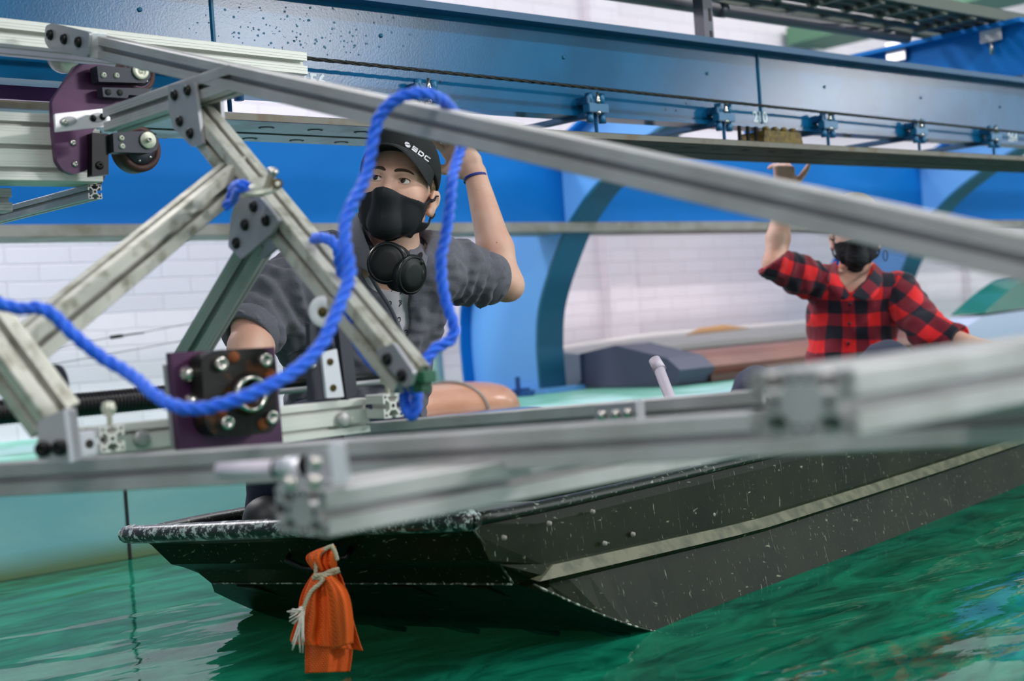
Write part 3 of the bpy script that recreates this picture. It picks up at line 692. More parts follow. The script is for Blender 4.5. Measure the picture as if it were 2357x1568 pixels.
# inner floor and seats
M_floor = mat('boat_floor_paint', rgb(44, 54, 42), .6)
bm = bmesh.new(); prism(bm, [BP(.35, -.02, .05), BP(3.55, -.0, .02), BP(3.55, -.88, .02 + heel(-.88) + .03), BP(.35, -.86, .05 + heel(-.86) + .03)], ZZ, .01); finish(bm, 'floor_panel', M_floor, boat)
for t, z in ((.62, .19), (2.05, .19), (3.2, .19)):
    bm = bmesh.new(); prism(bm, [BP(t, -.012, z), BP(t + .26, -.012, z), BP(t + .26, -.885, z + heel(-.885)), BP(t, -.885, z + heel(-.885))], ZZ, .014); finish(bm, 'seat', M_floor, boat)
# bow handles
def strap_handle(px0, py0, px1, py1, up):
    n = -DIRB
    def on(px, py):      # intersect with the bow plate plane
        a = BP(.0, -.45, .27 + heel(-.45)); b = BP(.12, -.45, .147 + heel(-.45)); nn = (b - a).cross(OUT).normalized(); v = ray(px, py)
        return CAM + v * ((a - CAM).dot(nn) / v.dot(nn)), nn
    a, nn = on(px0, py0); b, _ = on(px1, py1)
    if nn.dot(-FH) < 0: nn = -nn
    m_ = [a, a + nn * .022, (a + b) / 2 + nn * .028, b + nn * .022, b]
    return tubeobj('bow_handle', m_, .006, M_bblack, boat, 8), nn
hnd, NB = strap_handle(672, 1268, 755, 1292, 1)
strap_handle(770, 1256, 808, 1262, 1)
# rivets on the near side
for px, py in ((1158, 1238), (1262, 1205), (1362, 1178), (1390, 1251), (1455, 1230), (1640, 1185), (1705, 1165), (1868, 1098), (1962, 1087), (2008, 1068), (1590, 1358), (1622, 1365), (1392, 1362), (1860, 1248)):
    v = ray(px, py); pl = BP(1, .028, .2); nn = OUT; p = CAM + v * ((pl - CAM).dot(nn) / v.dot(nn))
    latheobj('rivet', p + OUT * .004, OUT, [(.005, -.004), (.004, .0015), (0, .0025)], M_strip, boat, 8)
# ------------------------------------------------------------------ orange rag tied on the bow handle
M_orange = None
def cloth_mat():
    m, N, L = nodes('orange_mesh_cloth'); b = N['Principled BSDF']; b.inputs['Roughness'].default_value = .7
    tc = N.new('ShaderNodeTexCoord'); mp = N.new('ShaderNodeMapping'); mp.inputs['Rotation'].default_value = (.1, .4, .3); L.new(tc.outputs['Object'], mp.inputs[0])
    ws = []
    for dr in ('X', 'Z'):
        wv = N.new('ShaderNodeTexWave'); wv.bands_direction = dr; wv.inputs['Scale'].default_value = 95; L.new(mp.outputs[0], wv.inputs[0]); ws.append(wv)
    mul = N.new('ShaderNodeMath'); mul.operation = 'MINIMUM'; L.new(ws[0].outputs['Fac'], mul.inputs[0]); L.new(ws[1].outputs['Fac'], mul.inputs[1])
    r = N.new('ShaderNodeValToRGB'); r.color_ramp.elements[0].position = .0; r.color_ramp.elements[1].position = .35; r.color_ramp.elements[0].color = rgb(214, 70, 8); r.color_ramp.elements[1].color = rgb(255, 112, 20)
    L.new(mul.outputs[0], r.inputs[0]); L.new(r.outputs[0], b.inputs['Base Color'])
    bp = N.new('ShaderNodeBump'); bp.inputs['Strength'].default_value = .4; bp.inputs['Distance'].default_value = .001; L.new(mul.outputs[0], bp.inputs['Height']); L.new(bp.outputs[0], b.inputs['Normal'])
    return m
M_orange = cloth_mat()
DR = 2.52
rag = empty('orange_rag', P(745, 1265, DR), 'bright orange mesh rag tied up with cord and hanging from the bow handle', 'rag')
def rows_cloth(name, rws, depths, folds, m, parent):
    """rws: list of (xl, xr, y, amp) rows in photo px; cloth strip with vertical folds"""
    bm = bmesh.new(); n = 28; grid = []
    for (xl, yl, xr, yr, amp), d in zip(rws, depths):
        row = []
        for i in range(n + 1):
            t = i / n; px = xl + (xr - xl) * t; py = yl + (yr - yl) * t
            dd = d + amp * (math.sin(t * math.pi * folds + .6) * .5 + .35 * math.sin(t * math.pi * folds * 2.3)) - .02 * math.sin(t * math.pi)
            row.append(P(px, py, dd))
        grid.append(row)
    fine = []
    for i in range(n + 1): fine.append(spline([g[i] for g in grid], 26))
    vs = [[bm.verts.new(p) for p in c] for c in fine]
    for a, b in zip(vs, vs[1:]):
        for k in range(25): bm.faces.new((a[k], b[k], b[k + 1], a[k + 1])).smooth = True
    o = finish(bm, name, m, parent); s = o.modifiers.new('t', 'SOLIDIFY'); s.thickness = .0016; return o
rows_cloth('knot_top', [(762, 1255, 772, 1258, .01), (715, 1272, 774, 1272, .02), (704, 1288, 776, 1300, .02), (722, 1315, 778, 1315, .012)], [DR, DR - .01, DR - .015, DR - .01], 4, M_orange, rag)
rows_cloth('lower_cloth', [(726, 1312, 779, 1312, .012), (704, 1345, 790, 1335, .02), (690, 1378, 800, 1370, .022), (684, 1420, 812, 1420, .02), (668, 1468, 826, 1470, .018), (672, 1482, 836, 1498, .016)], [DR - .005, DR - .01, DR - .012, DR - .012, DR - .01, DR - .01], 5, M_orange, rag)
rows_cloth('front_fold', [(744, 1330, 766, 1326, .006), (752, 1370, 800, 1365, .01), (756, 1430, 812, 1430, .01), (764, 1496, 812, 1480, .008)], [DR - .035, DR - .045, DR - .045, DR - .042], 2, M_orange, rag)
rows_cloth('hanging_tail', [(704, 1440, 812, 1440, .012), (702, 1500, 812, 1500, .012), (702, 1550, 806, 1546, .01)], [DR + .012, DR + .01, DR + .01], 3, M_orange, rag)
M_cord = mat('cream_cord', rgb(196, 184, 156), .75, bump=(500, .5, .001))
def cord(pts, r, name, parent, m=M_cord, pitch=.018):
    path = resample(spline(pts, 80), .003); bm = bmesh.new(); u = None
    fr = []
    for i in range(len(path)):
        d = (path[min(i + 1, len(path) - 1)] - path[max(i - 1, 0)]).normalized()
        if u is None: u, v, _ = frame(d)
        else: u = (u - d * u.dot(d)).normalized(); v = d.cross(u)
        fr.append((u.copy(), v.copy()))
    for s in range(3):
        tube(bm, [p + (f[0] * math.cos(i * .003 / pitch * 6.283 + s * 2.094) + f[1] * math.sin(i * .003 / pitch * 6.283 + s * 2.094)) * r * .46 for i, (p, f) in enumerate(zip(path, fr))], r * .56, 6)
    return finish(bm, name, m, parent)
D2 = DR - .035
cord([P(x, y, D2) for x, y in ((768, 1256), (752, 1262), (736, 1276), (728, 1300), (727, 1325))], .0042, 'tie_cord', rag)
cord([P(x, y, D2 - (.008 if 725 < x < 778 else -.012)) for x, y in ((721, 1330), (740, 1330), (760, 1322), (780, 1316))], .0042, 'tie_cord', rag)
cord([P(x, y, D2 - .008) for x, y in ((722, 1326), (745, 1322), (762, 1314), (780, 1310))], .0042, 'tie_cord', rag)
cord([P(x, y, D2 - .012) for x, y in ((746, 1332), (735, 1345), (716, 1362), (702, 1392), (697, 1410))], .0042, 'tie_cord', rag)
cord([P(x, y, D2 - .012) for x, y in ((762, 1256), (770, 1268), (777, 1290))], .0042, 'tie_cord', rag)
M_fray = mat('frayed_white_fibre', rgb(222, 212, 200), .85)
bm = bmesh.new(); rnd = random.Random(3)
for k in range(26):
    x0, y0 = rnd.uniform(690, 703), rnd.uniform(1396, 1412)
    if k < 10: x1, y1 = rnd.uniform(658, 680), rnd.uniform(1400, 1438)
    else: x1, y1 = rnd.uniform(672, 700), rnd.uniform(1450, 1504)
    tube(bm, spline([P(x0, y0, D2 - .012), P((x0 + x1) / 2 + rnd.uniform(-4, 4), (y0 + y1) / 2, D2 - .02), P(x1, y1, D2 - .01 + rnd.uniform(-.01, .01))], 7), .0016, 5)
fo = finish(bm, 'frayed_end', M_fray, rag); fo['kind'] = 'stuff'
# ------------------------------------------------------------------ carriage truss of aluminium extrusions (plane X = XT)
XT = 1.155
M_alul = mat('pale_anodised_aluminium', rgb(224, 222, 216), .5, .25)
truss = empty('carriage_truss', PX(470, 300, XT), 'bolted silver aluminium truss at left whose long diagonal bar crosses in front of both people', 'frame')
A0 = PX(212, 103, XT); A1 = PX(2357, 590, XT); A1 = A1 + (A1 - A0) * .07
extrusion('diagonal_bar', A0, A1, truss, M_alu, U=.039)
B0 = PY(-60, 72, 2.5); B1 = PY(692, 151, 2.5); B1.z = B0.z * .0 + B1.z
B0.y = B1.y = 2.523; extrusion('horizontal_bar', B0, B1, truss, M_alul, nu=2, nv=1, U=.048)
C0 = PX(262, 277, XT + .0); C1 = PX(556, 192, XT); C1.z = C0.z
extrusion('upper_arm', C0, C1, truss, M_alu, U=.040)
E0 = PX(447, 260, XT); E1 = PX(947, 874, XT)
extrusion('inclined_strut', E0, E1, truss, M_alu_dirty, U=.045, up=XD)
F0 = P(556, 392, 2.18); F1 = P(40, 815, 1.80)
extrusion('inclined_strut', F0, F1, truss, M_alu_dirty, U=.045)
G_0 = P(604, 545, 2.19); G_1 = P(425, 845, 2.35)
extrusion('inclined_strut', G_0, G_1, truss, M_alu, U=.045, up=FH)
I0 = P(-75, 690, 1.72); I1 = P(128, 968, 1.70)
extrusion('inclined_strut', I0, I1, truss, M_alu_dirty, U=.052, up=XD)
NX = -XD
def xplate(name, px, t, m, parent, x=XT - .024, r=.004, n=None):
    if n is None: return plateobj(name, [PX(a, b, x - t) for a, b in px], XD, t, m, parent, r)
    return plateobj(name, [PX(a, b, x) for a, b in px], n, t, m, parent, r)
def yplate(name, px, t, m, parent, y, r=.004):
    return plateobj(name, [PY(a, b, y - t) for a, b in px], YD, t, m, parent, r)
dpl = xplate('triangular_plate', [(386, 196), (446, 189), (466, 333), (442, 338), (398, 295), (388, 255)], .006, M_plate, truss)
for a, b in ((402, 219), (432, 208), (414, 279), (438, 307)): bolt(dpl, PX(a, b, XT - .031), NX, .0085)
xplate('triangular_plate', [(472, 206), (506, 206), (512, 310), (488, 290)], .006, M_plate, truss, XT + .03)
hpl = xplate('joint_plate', [(545, 455), (600, 455), (641, 506), (624, 538), (555, 597), (525, 568), (531, 498)], .006, M_plate, truss, XT - .03)
for a, b in ((584, 476), (612, 508), (564, 518), (544, 560)): bolt(hpl, PX(a, b, XT - .037), NX, .0085)
xplate('rear_plate', [(600, 540), (638, 535), (640, 568), (605, 596), (590, 590)], .006, M_plate, truss, XT + .03)
lpl = xplate('end_bracket', [(104, 60), (118, 53), (206, 74), (201, 132), (112, 112), (102, 95)], .006, M_plate, truss, XT - .034, .008)
for a, b in ((116, 80), (148, 90), (181, 97)): bolt(lpl, PX(a, b, XT - .041), NX, .0095)
xplate('bracket_flange', [(200, 74), (208, 74), (206, 133), (198, 131)], .03, M_bright, truss, XT - .034, .001, XD)
epl = xplate('lower_splice_plate', [(862, 808), (905, 790), (952, 858), (944, 888), (930, 892)], .006, M_plate, truss, XT - .024)
for a, b in ((891, 827), (925, 865)): bolt(epl, PX(a, b, XT - .031), NX, .0085)
p = PX(975, 868, XT); M_terminal = mat('green_terminal', rgb(30, 92, 64), .5)
bm = bmesh.new(); box(bm, p, .012, .014, .008, bevel=.002); box(bm, p + ZZ * -.014 + YD * .005, .010, .01, .006, bevel=.002); finish(bm, 'green_end_block', M_terminal, truss)
# slotted white bracket between purple plate and upper arm
YC = 2.36
def slotplate(name, c4, slots, t, m, parent, y):
    o = yplate(name, c4, t, m, parent, y, .002)
    for (cx, cy, rx, ry, rot) in slots:
        pts = [PY(cx + rx * math.cos(a) * math.cos(rot) - ry * math.sin(a) * math.sin(rot), cy + rx * math.cos(a) * math.sin(rot) + ry * math.sin(a) * math.cos(rot), y - t - .0004) for a in np.linspace(0, 5.98, 20)]
        plateobj('slot', pts, -YD, .0006, M_plate, o, .0001)
    return o
sb = slotplate('slotted_bracket', [(126, 262), (257, 248), (262, 290), (129, 304)], [(157, 279, 20, 11, -.08), (225, 270, 20, 11, -.08)], .006, M_bright, truss, YC - .06)
bolt(sb, PY(149, 281, YC - .068), -YD, .006, M_steel)
for a, b in ((215, 272), (236, 269)): latheobj('bolt', PY(a, b, YC - .0675), -YD, [(.006, 0), (.005, .001), (0, .001)], M_bblack, sb, 10)
# rope anchor disc with stud
pc = P(598, 431, 1.99); nrm = (ZZ * .9 - FH * .44).normalized()
dj = latheobj('anchor_disc', pc, nrm, [(0, -.003), (.029, -.003), (.031, 0), (.029, .004), (0, .004)], M_zinc, truss, 28)
latheobj('anchor_stud', P(612, 440, 1.98), (P(628, 395, 1.97) - P(612, 440, 1.98)), [(0, 0), (.0055, 0), (.0055, .026), (.0075, .027), (.0075, .034), (.004, .034), (.004, .03), (0, .03)], M_steel, dj, 12)
latheobj('brass_eyelet', P(640, 424, 1.975), -FH, [(.004, 0), (.0065, 0), (.0075, .005), (.004, .007), (.0035, .002)], M_brass, dj, 14)
latheobj('cord_hole', P(568, 424, 1.975), nrm, [(.0055, 0), (.0075, .0006), (.006, .0018), (.005, .0006)], M_brass, dj, 14)
# ------------------------------------------------------------------ wheel carriage at upper left
car = empty('wheel_carriage', PY(100, 340, 2.42), 'grooved aluminium beam with purple side plate and brown wheels at upper left', 'carriage')
za = PY(60, 259, 2.40).z; zb_ = PY(60, 416, 2.40).z; Uc = (za - zb_) / 3
pL = PY(-80, 340, 2.40); pR = PY(232, 340, 2.40)
zm = (za + zb_) / 2
extrusion('grooved_beam', (pL.x, 2.40 + Uc, zm), (pR.x, 2.40 + Uc, zm), car, M_alul, nu=2, nv=3, U=Uc)
p = PY(215, 412, 2.52)
xq = PY(222, 408, 2.42).x; extrusion('cross_beam_end', (xq, 2.43, zb_ - .014), (xq, 2.9, zb_ - .014), car, M_alu, U=.027)
extrusion('lower_beam', (pL.x, 2.52, zb_ - .022), (pR.x - .13, 2.52, zb_ - .022), car, M_alu, U=.042)
pp = yplate('side_plate', [(176, 148), (225, 148), (345, 165), (345, 245), (262, 262), (213, 300), (213, 372), (200, 392), (172, 402), (145, 392), (130, 370), (123, 303), (120, 232)], .014, M_purple, car, 2.375, .006)
yf = 2.375 - .014
for a, b in ((168, 329), (173, 378)): bolt(pp, PY(a, b, yf), -YD, .006, M_steel)
def wheel(cx, cy, r, y, nm='wheel'):
    c = PY(cx, cy, y)
    w_ = latheobj(nm, c, -YD, [(0, -.03), (r * .78, -.03), (r, -.026), (r * 1.0, .004), (r * .93, .009), (r * .74, .010), (r * .72, .005), (0, .005)], M_rubber, car, 36)
    latheobj('hub', c, -YD, [(0, .006), (r * .70, .006), (r * .68, .009), (r * .3, .011), (0, .011)], M_dkgrey, w_, 30)
    for k in range(6):
        q = c + (XD * math.cos(k * 1.047 + .3) + ZZ * math.sin(k * 1.047 + .3)) * r * .55 - YD * .009; latheobj('hub_screw', q, -YD, [(.003, 0), (.003, .002), (0, .002)], M_steel, w_, 8)
    return w_
wheel(315, 172, .034, 2.37); wheel(319, 343, .0425, 2.37)
latheobj('rear_disc', PY(145, 131, 2.59), -YD, [(0, -.008), (.030, -.008), (.0315, -.006), (.0315, .003), (.030, .005), (0, .005)], M_zinc, car, 30); wheel(205, 398, .030, 2.50, 'rear_wheel')
def blk(name, px, y0, t, m=M_dkgrey):
    return yplate(name, px, t, m, car, y0, .002)
b1 = blk('wheel_bracket', [(223, 150), (346, 160), (346, 178), (334, 191), (227, 188)], 2.355, .028)
for a, b in ((238, 173), (268, 174)): bolt(b1, PY(a, b, 2.327), -YD, .0055, M_zinc)
latheobj('axle_disc', PY(323, 164, 2.326), -YD, [(.0155, 0), (.0155, .003), (.014, .004), (.003, .004), (.003, .002), (0, .002)], M_zinc, b1, 28)
b2 = blk('clamp_block', [(235, 201), (345, 204), (345, 222), (296, 218), (294, 226), (238, 223)], 2.355, .022)
for a, b in ((249, 212), (276, 213)): latheobj('bolt_hole', PY(a, b, 2.3325), -YD, [(.0058, 0), (.0058, .0006), (0, .0006)], M_hole, b2, 14)
b3 = blk('wheel_bracket', [(260, 306), (300, 302), (340, 302), (366, 318), (362, 345), (345, 352), (262, 350)], 2.355, .028)
for a, b in ((279, 318), (281, 337)): bolt(b3, PY(a, b, 2.327), -YD, .0055, M_zinc)
ad = latheobj('axle_disc', PY(340, 323, 2.326), -YD, [(.0155, 0), (.0155, .003), (.014, .004), (0, .004)], M_zinc, b3, 28)
latheobj('axle_pin', PY(340, 323, 2.322), -YD, [(.0045, 0), (.0045, .008), (.003, .008), (.003, .004), (0, .004)], M_steel, ad, 12)
b4 = blk('black_stop_block', [(212, 305), (250, 308), (250, 402), (212, 405)], 2.36, .02, M_bblack)
bolt(b4, PY(229, 381, 2.34), -YD, .0075)
# ------------------------------------------------------------------ drive carriage at lower left
YK = 1.80
drv = empty('drive_carriage', PY(520, 950, YK), 'horizontal aluminium beam at lower left carrying a purple plate with a rusty black bearing housing', 'carriage')
z1 = PY(645, 937, YK).z; z0 = PY(645, 1021, YK).z; Uk = (z1 - z0) / 2
xl = PY(150, 1000, YK).x; xr = PY(851, 975, YK).x
extrusion('grooved_beam', (xl, YK + Uk / 2, (z0 + z1) / 2), (xr, YK + Uk / 2, (z0 + z1) / 2), drv, M_alul, nu=1, nv=2, U=Uk)
YP = 1.74
pl = yplate('bearing_plate', [(393, 812), (632, 799), (652, 1026), (415, 1040)], .014, M_purple, drv, YP, .002)
yplate('backing_plate', [(382, 840), (400, 838), (420, 1030), (402, 1032)], .01, M_plate, drv, YP + .014, .001)
yq = YP - .014
hs = plateobj('bearing_housing', [PY(a, b, yq - .034) for a, b in ((462, 822), (500, 806), (608, 800), (634, 826), (640, 975), (622, 998), (500, 1006), (474, 985))], YD, .034, M_rust, pl, .012)
def onh(a, b, k=0.0): return PY(a, b, yq - .034 - k)
latheobj('bearing_collar', onh(572, 907), -YD, [(.030, 0), (.027, .010), (.025, .014), (.019, .014), (.018, .004), (0, .004)], M_rust, hs, 30)
latheobj('bearing_ring', onh(572, 907, .008), -YD, [(.0245, 0), (.0245, .012), (.020, .012), (.019, .003)], M_steel, hs, 30)
for a, b in ((505, 838), (607, 830), (519, 973), (622, 961)):
    latheobj('cap_screw', onh(a, b), -YD, [(.0098, 0), (.0098, .007), (.0085, .009), (.005, .009), (.0045, .003), (0, .003)], M_steel, hs, 18)
M_orust = mat('orange_rust', rgb(150, 78, 34), .8, noise=(70, rgb(96, 50, 26), .4, .7))
for a, b, r in ((538, 822, .0085), (622, 862, .0085), (512, 946, .0085), (604, 977, .0085)):
    latheobj('rusty_plug', onh(a, b), -YD, [(r, 0), (r * .9, .003), (0, .0035)], M_orust, hs, 14)
for a, b in ((430, 862), (441, 925)):
    latheobj('domed_nut', PY(a, b, yq), -YD, [(.012, 0), (.012, .003), (.0095, .006), (.009, .011), (.005, .015), (0, .016)], M_steel, pl, 18)
# black upright and bright bracket
yplate('black_upright', [(713, 742), (757, 738), (776, 918), (717, 922)], .012, M_dkgrey, drv, YK + .04, .003)
bu = plateobj('black_upright', [PY(a, b, YK - .0) for a, b in ((772, 700), (800, 693), (823, 905), (798, 922))], YD, .014, M_dkgrey, drv, .002)
br = yplate('bright_bracket', [(741, 812), (775, 803), (792, 914), (753, 917)], .006, M_bright, drv, YK - .005, .002)
for a, b in ((760, 833), (767, 893)): bolt(br, PY(a, b, YK - .011), -YD, .0055, M_brass)
bolt(drv, PY(720, 840, YK + .028), -YD, .007, M_steel)
# white roller
M_nylon = mat('white_nylon', rgb(232, 230, 234), .5)
rp = P(745, 718, 1.98)
rn = (NX * .8 - YD * .45 + ZZ * -.05).normalized()
ro = latheobj('white_roller', rp, rn, [(.006, -.012), (.021, -.012), (.0222, -.009), (.0222, .002), (.020, .004), (.008, .004), (.006, .002)], M_nylon, drv, 32)
latheobj('roller_axle', rp, rn, [(0, -.02), (.0065, -.02), (.0065, .006), (.005, .008), (0, .008)], M_brass, ro, 14)
# short cross bars whose ends face the camera, indexing plungers
for (a, b), U in (((905, 934), .037), ((259, 1010), .034)):
    q = PY(a, b, YK - .05); extrusion('cross_stub', q, q + YD * .045, drv, M_alul, U=U)
q = PY(206, 1022, YK - .045); cb = boxobj('corner_cube', q + YD * .018, .016, .018, .016, M_bright, drv, bevel=.002)
latheobj('cube_hole', q - YD * .0003, -YD, [(.006, 0), (0, .0003)], M_hole, cb, 16)
for a, b, c_, d_ in ((250, 940, 254, 985), (890, 875, 893, 905)):
    s0, s1 = PY(a, b, YK - .03), PY(c_, d_, YK - .03)
    bm = bmesh.new(); lathe(bm, s1, s0 - s1, [(0, 0), (.0035, 0), (.0035, (s0 - s1).length * .6), (.009, (s0 - s1).length * .75), (.0105, (s0 - s1).length), (.008, (s0 - s1).length + .008), (0, (s0 - s1).length + .01)], 14); finish(bm, 'plunger_knob', M_zinc, drv)
for a, b in ((790, 966), (325, 1010)): latheobj('round_cap', PY(a, b, YK - .003), -YD, [(.012, 0), (.012, .004), (.009, .006), (0, .006)], M_alu, drv, 20)
# rods behind
for (y0, r, m_, nm) in ((884, .007, M_bblack, 'round_rod'), (899, .006, M_plate, 'flat_rod')):
    z = PY(660, y0, 1.98).z; tubeobj(nm, [(PY(640, y0, 1.98).x, 1.98, z), (PY(905, y0, 1.98).x, 1.98, z)], r, m_, drv)
# strut foot plate and grey tab at lower left of the truss
fp = plateobj('foot_plate', [P(a, b, 1.66) for a, b in ((85, 972), (150, 940), (158, 1064), (86, 1060))], FH, .006, M_plate, truss, .003)
for a, b in ((98, 1034), (137, 1031)): bolt(fp, P(a, b, 1.655), -FH, .0095)
plateobj('foot_flange', [P(a, b, 1.655) for a, b in ((146, 942), (158, 945), (172, 1062), (160, 1066))], FH, .03, M_bright, truss, .001)
plateobj('grey_tab', [P(a, b, 1.95) for a, b in ((95, 850), (110, 838), (140, 840), (154, 870), (160, 940), (120, 930))], FH, .008, M_dkgrey, truss, .012)
# corrugated hose / spring
ha = PY(-60, 948, 2.02); hb = PY(393, 915, 2.02); zc = (PY(180, 932, 2.02)).z
bm = bmesh.new(); prof = []; L_ = hb.x - ha.x; k = 0
while k * .006 < L_:
    prof += [(.0165, k * .006), (.0185, k * .006 + .0015), (.0185, k * .006 + .003), (.0145, k * .006 + .0042)]; k += 1
lathe(bm, (ha.x, 2.02, zc), XD, prof, 20)
M_hose = mat('black_corrugated_plastic', rgb(34, 26, 30), .3)
tag(finish(bm, 'corrugated_hose', M_hose), 'black corrugated hose lying behind the lower left aluminium beam', 'hose')
# ------------------------------------------------------------------ blurred near outrigger frame
boxobj('rear_side_plate', ((PY(-60, 205, 2.86).x + PY(260, 230, 2.86).x) / 2, 2.87, PY(90, 212, 2.86).z), (PY(260, 230, 2.86).x - PY(-60, 205, 2.86).x) / 2, .007, .045, M_purple, car)
out = empty('outrigger_frame', P(1500, 1010, 1.45), 'out-of-focus aluminium frame in the near foreground, its bars crossing in front of the boat', 'frame')
extrusion('long_bar', P(-80, 1109, 1.90), P(2520, 950, 1.22), out, M_alu, U=.042)
extrusion('rear_bar', P(800, 1004, 2.35), P(1780, 932, 1.72), out, M_alu, U=.040)
o0 = P(1845, 928, .99); extrusion('near_bar', o0, o0 + XD * 1.1 + ZZ * .012, out, M_alu, nu=2, nv=1, U=.046)
p0 = P(694, 1178, 1.36); extrusion('near_bar', p0, p0 + XD * 1.15 + ZZ * .01, out, M_alu, nu=2, nv=1, U=.044)
q0 = P(1420, 955, 1.86)
qp = plateobj('splice_plate', [P(a, b, d) for a, b, d in ((1368, 934, 1.86), (1476, 924, 1.80), (1478, 966, 1.80), (1370, 974, 1.86))], FH, .006, M_plate, out, .003)
for a, b, d in ((1386, 957, 1.845), (1418, 954, 1.83), (1446, 951, 1.815)): latheobj('splice_bolt', P(a, b, d), -FH, [(.007, 0), (.006, .004), (0, .005)], M_steel, qp, 12)
plateobj('splice_flange', [P(a, b, 1.78) for a, b in ((1463, 923), (1482, 921), (1486, 966), (1468, 968))], FH, .02, M_bright, out, .002)
plateobj('upright_flange', [P(a, b, 1.32) for a, b in ((754, 1024), (786, 1022), (802, 1112), (768, 1116))], FH, .03, M_bright, out, .003)
plateobj('foot_angle', [P(a, b, 1.36) for a, b in ((640, 1112), (760, 1106), (770, 1130), (640, 1134))], FH, .03, M_plate, out, .003)
for a, b in ((668, 1112), (725, 1109), (727, 1066)): latheobj('angle_bolt', P(a, b, 1.30), -FH, [(.0065, 0), (.0065, .003), (.004, .006), (0, .0065)], M_steel, out, 14)
plateobj('angle_web', [P(a, b, 1.38) for a, b in ((706, 1040), (760, 1030), (766, 1110), (706, 1110))], FH, .006, M_plate, out, .003)
M_grip = mat('lilac_grey_plastic', rgb(214, 200, 214), .45)
tubeobj('lock_handle', [P(503, 1083, 1.44), P(640, 1078, 1.41)], [.0075, .009], M_grip, out, 16)
tubeobj('lock_collar', [P(634, 1079, 1.408), P(643, 1079, 1.406)], .0098, M_bblack, out, 16)
tubeobj('lock_barrel', [P(643, 1078, 1.405), P(702, 1072, 1.39)], .0102, M_bright, out, 16)
tubeobj('lock_collar', [P(700, 1072, 1.39), P(708, 1071, 1.388)], .0108, M_bblack, out, 16)
# ------------------------------------------------------------------ blue rope
def rope(name, pts, r, label, cat='rope', parent=None, pitch=.048, n=300):
    o = cord([P(*q) for q in pts], r, name, parent, M_rope, pitch)
    if label: tag(o, label, cat)
    return o
RR = .0084
rope('blue_rope', [(-60, 680, 1.66), (0, 699, 1.66), (50, 711, 1.66), (98, 708, 1.65), (140, 742, 1.66), (185, 785, 1.66), (235, 824, 1.67), (300, 860, 1.66), (345, 900, 1.63), (400, 935, 1.60), (465, 941, 1.59), (540, 922, 1.59), (610, 893, 1.60), (685, 850, 1.62), (742, 792, 1.64), (775, 718, 1.66), (800, 655, 1.68), (806, 610, 1.69), (794, 560, 1.70), (797, 495, 1.72), (828, 440, 1.74), (850, 382, 1.76), (858, 320, 1.77), (876, 262, 1.77), (918, 224, 1.76), (968, 214, 1.76), (1012, 226, 1.78), (1046, 262, 1.86), (1066, 300, 1.98), (1060, 348, 2.0), (1042, 400, 1.96), (1036, 470, 1.94), (1027, 540, 1.93), (1014, 600, 1.92), (1022, 680, 1.92), (1042, 740, 1.92), (1044, 778, 1.92), (1000, 804, 1.91), (975, 840, 1.90), (955, 885, 1.895), (962, 925, 1.89), (947, 962, 1.89), (930, 925, 1.90), (934, 892, 1.905), (905, 872, 1.91), (868, 848, 1.92), (838, 812, 1.93), (808, 758, 1.95), (795, 700, 1.97), (796, 650, 1.98), (780, 612, 1.97), (779, 575, 1.96), (755, 548, 1.97), (722, 549, 2.02)], RR,
     'thick bright blue twisted rope looping from the left edge over the diagonal bar')
rope('rope_tie', [(572, 428, 1.97), (552, 424, 1.97), (536, 434, 2.04), (530, 455, 2.06), (520, 478, 2.07)], .0075, 'short blue rope end tied through the disc on top of the joint plate')
rope('rope_tie', [(562, 432, 1.965), (545, 440, 1.98), (538, 460, 2.03), (526, 470, 2.04)], .0065, None, parent=bpy.data.objects['rope_tie'])
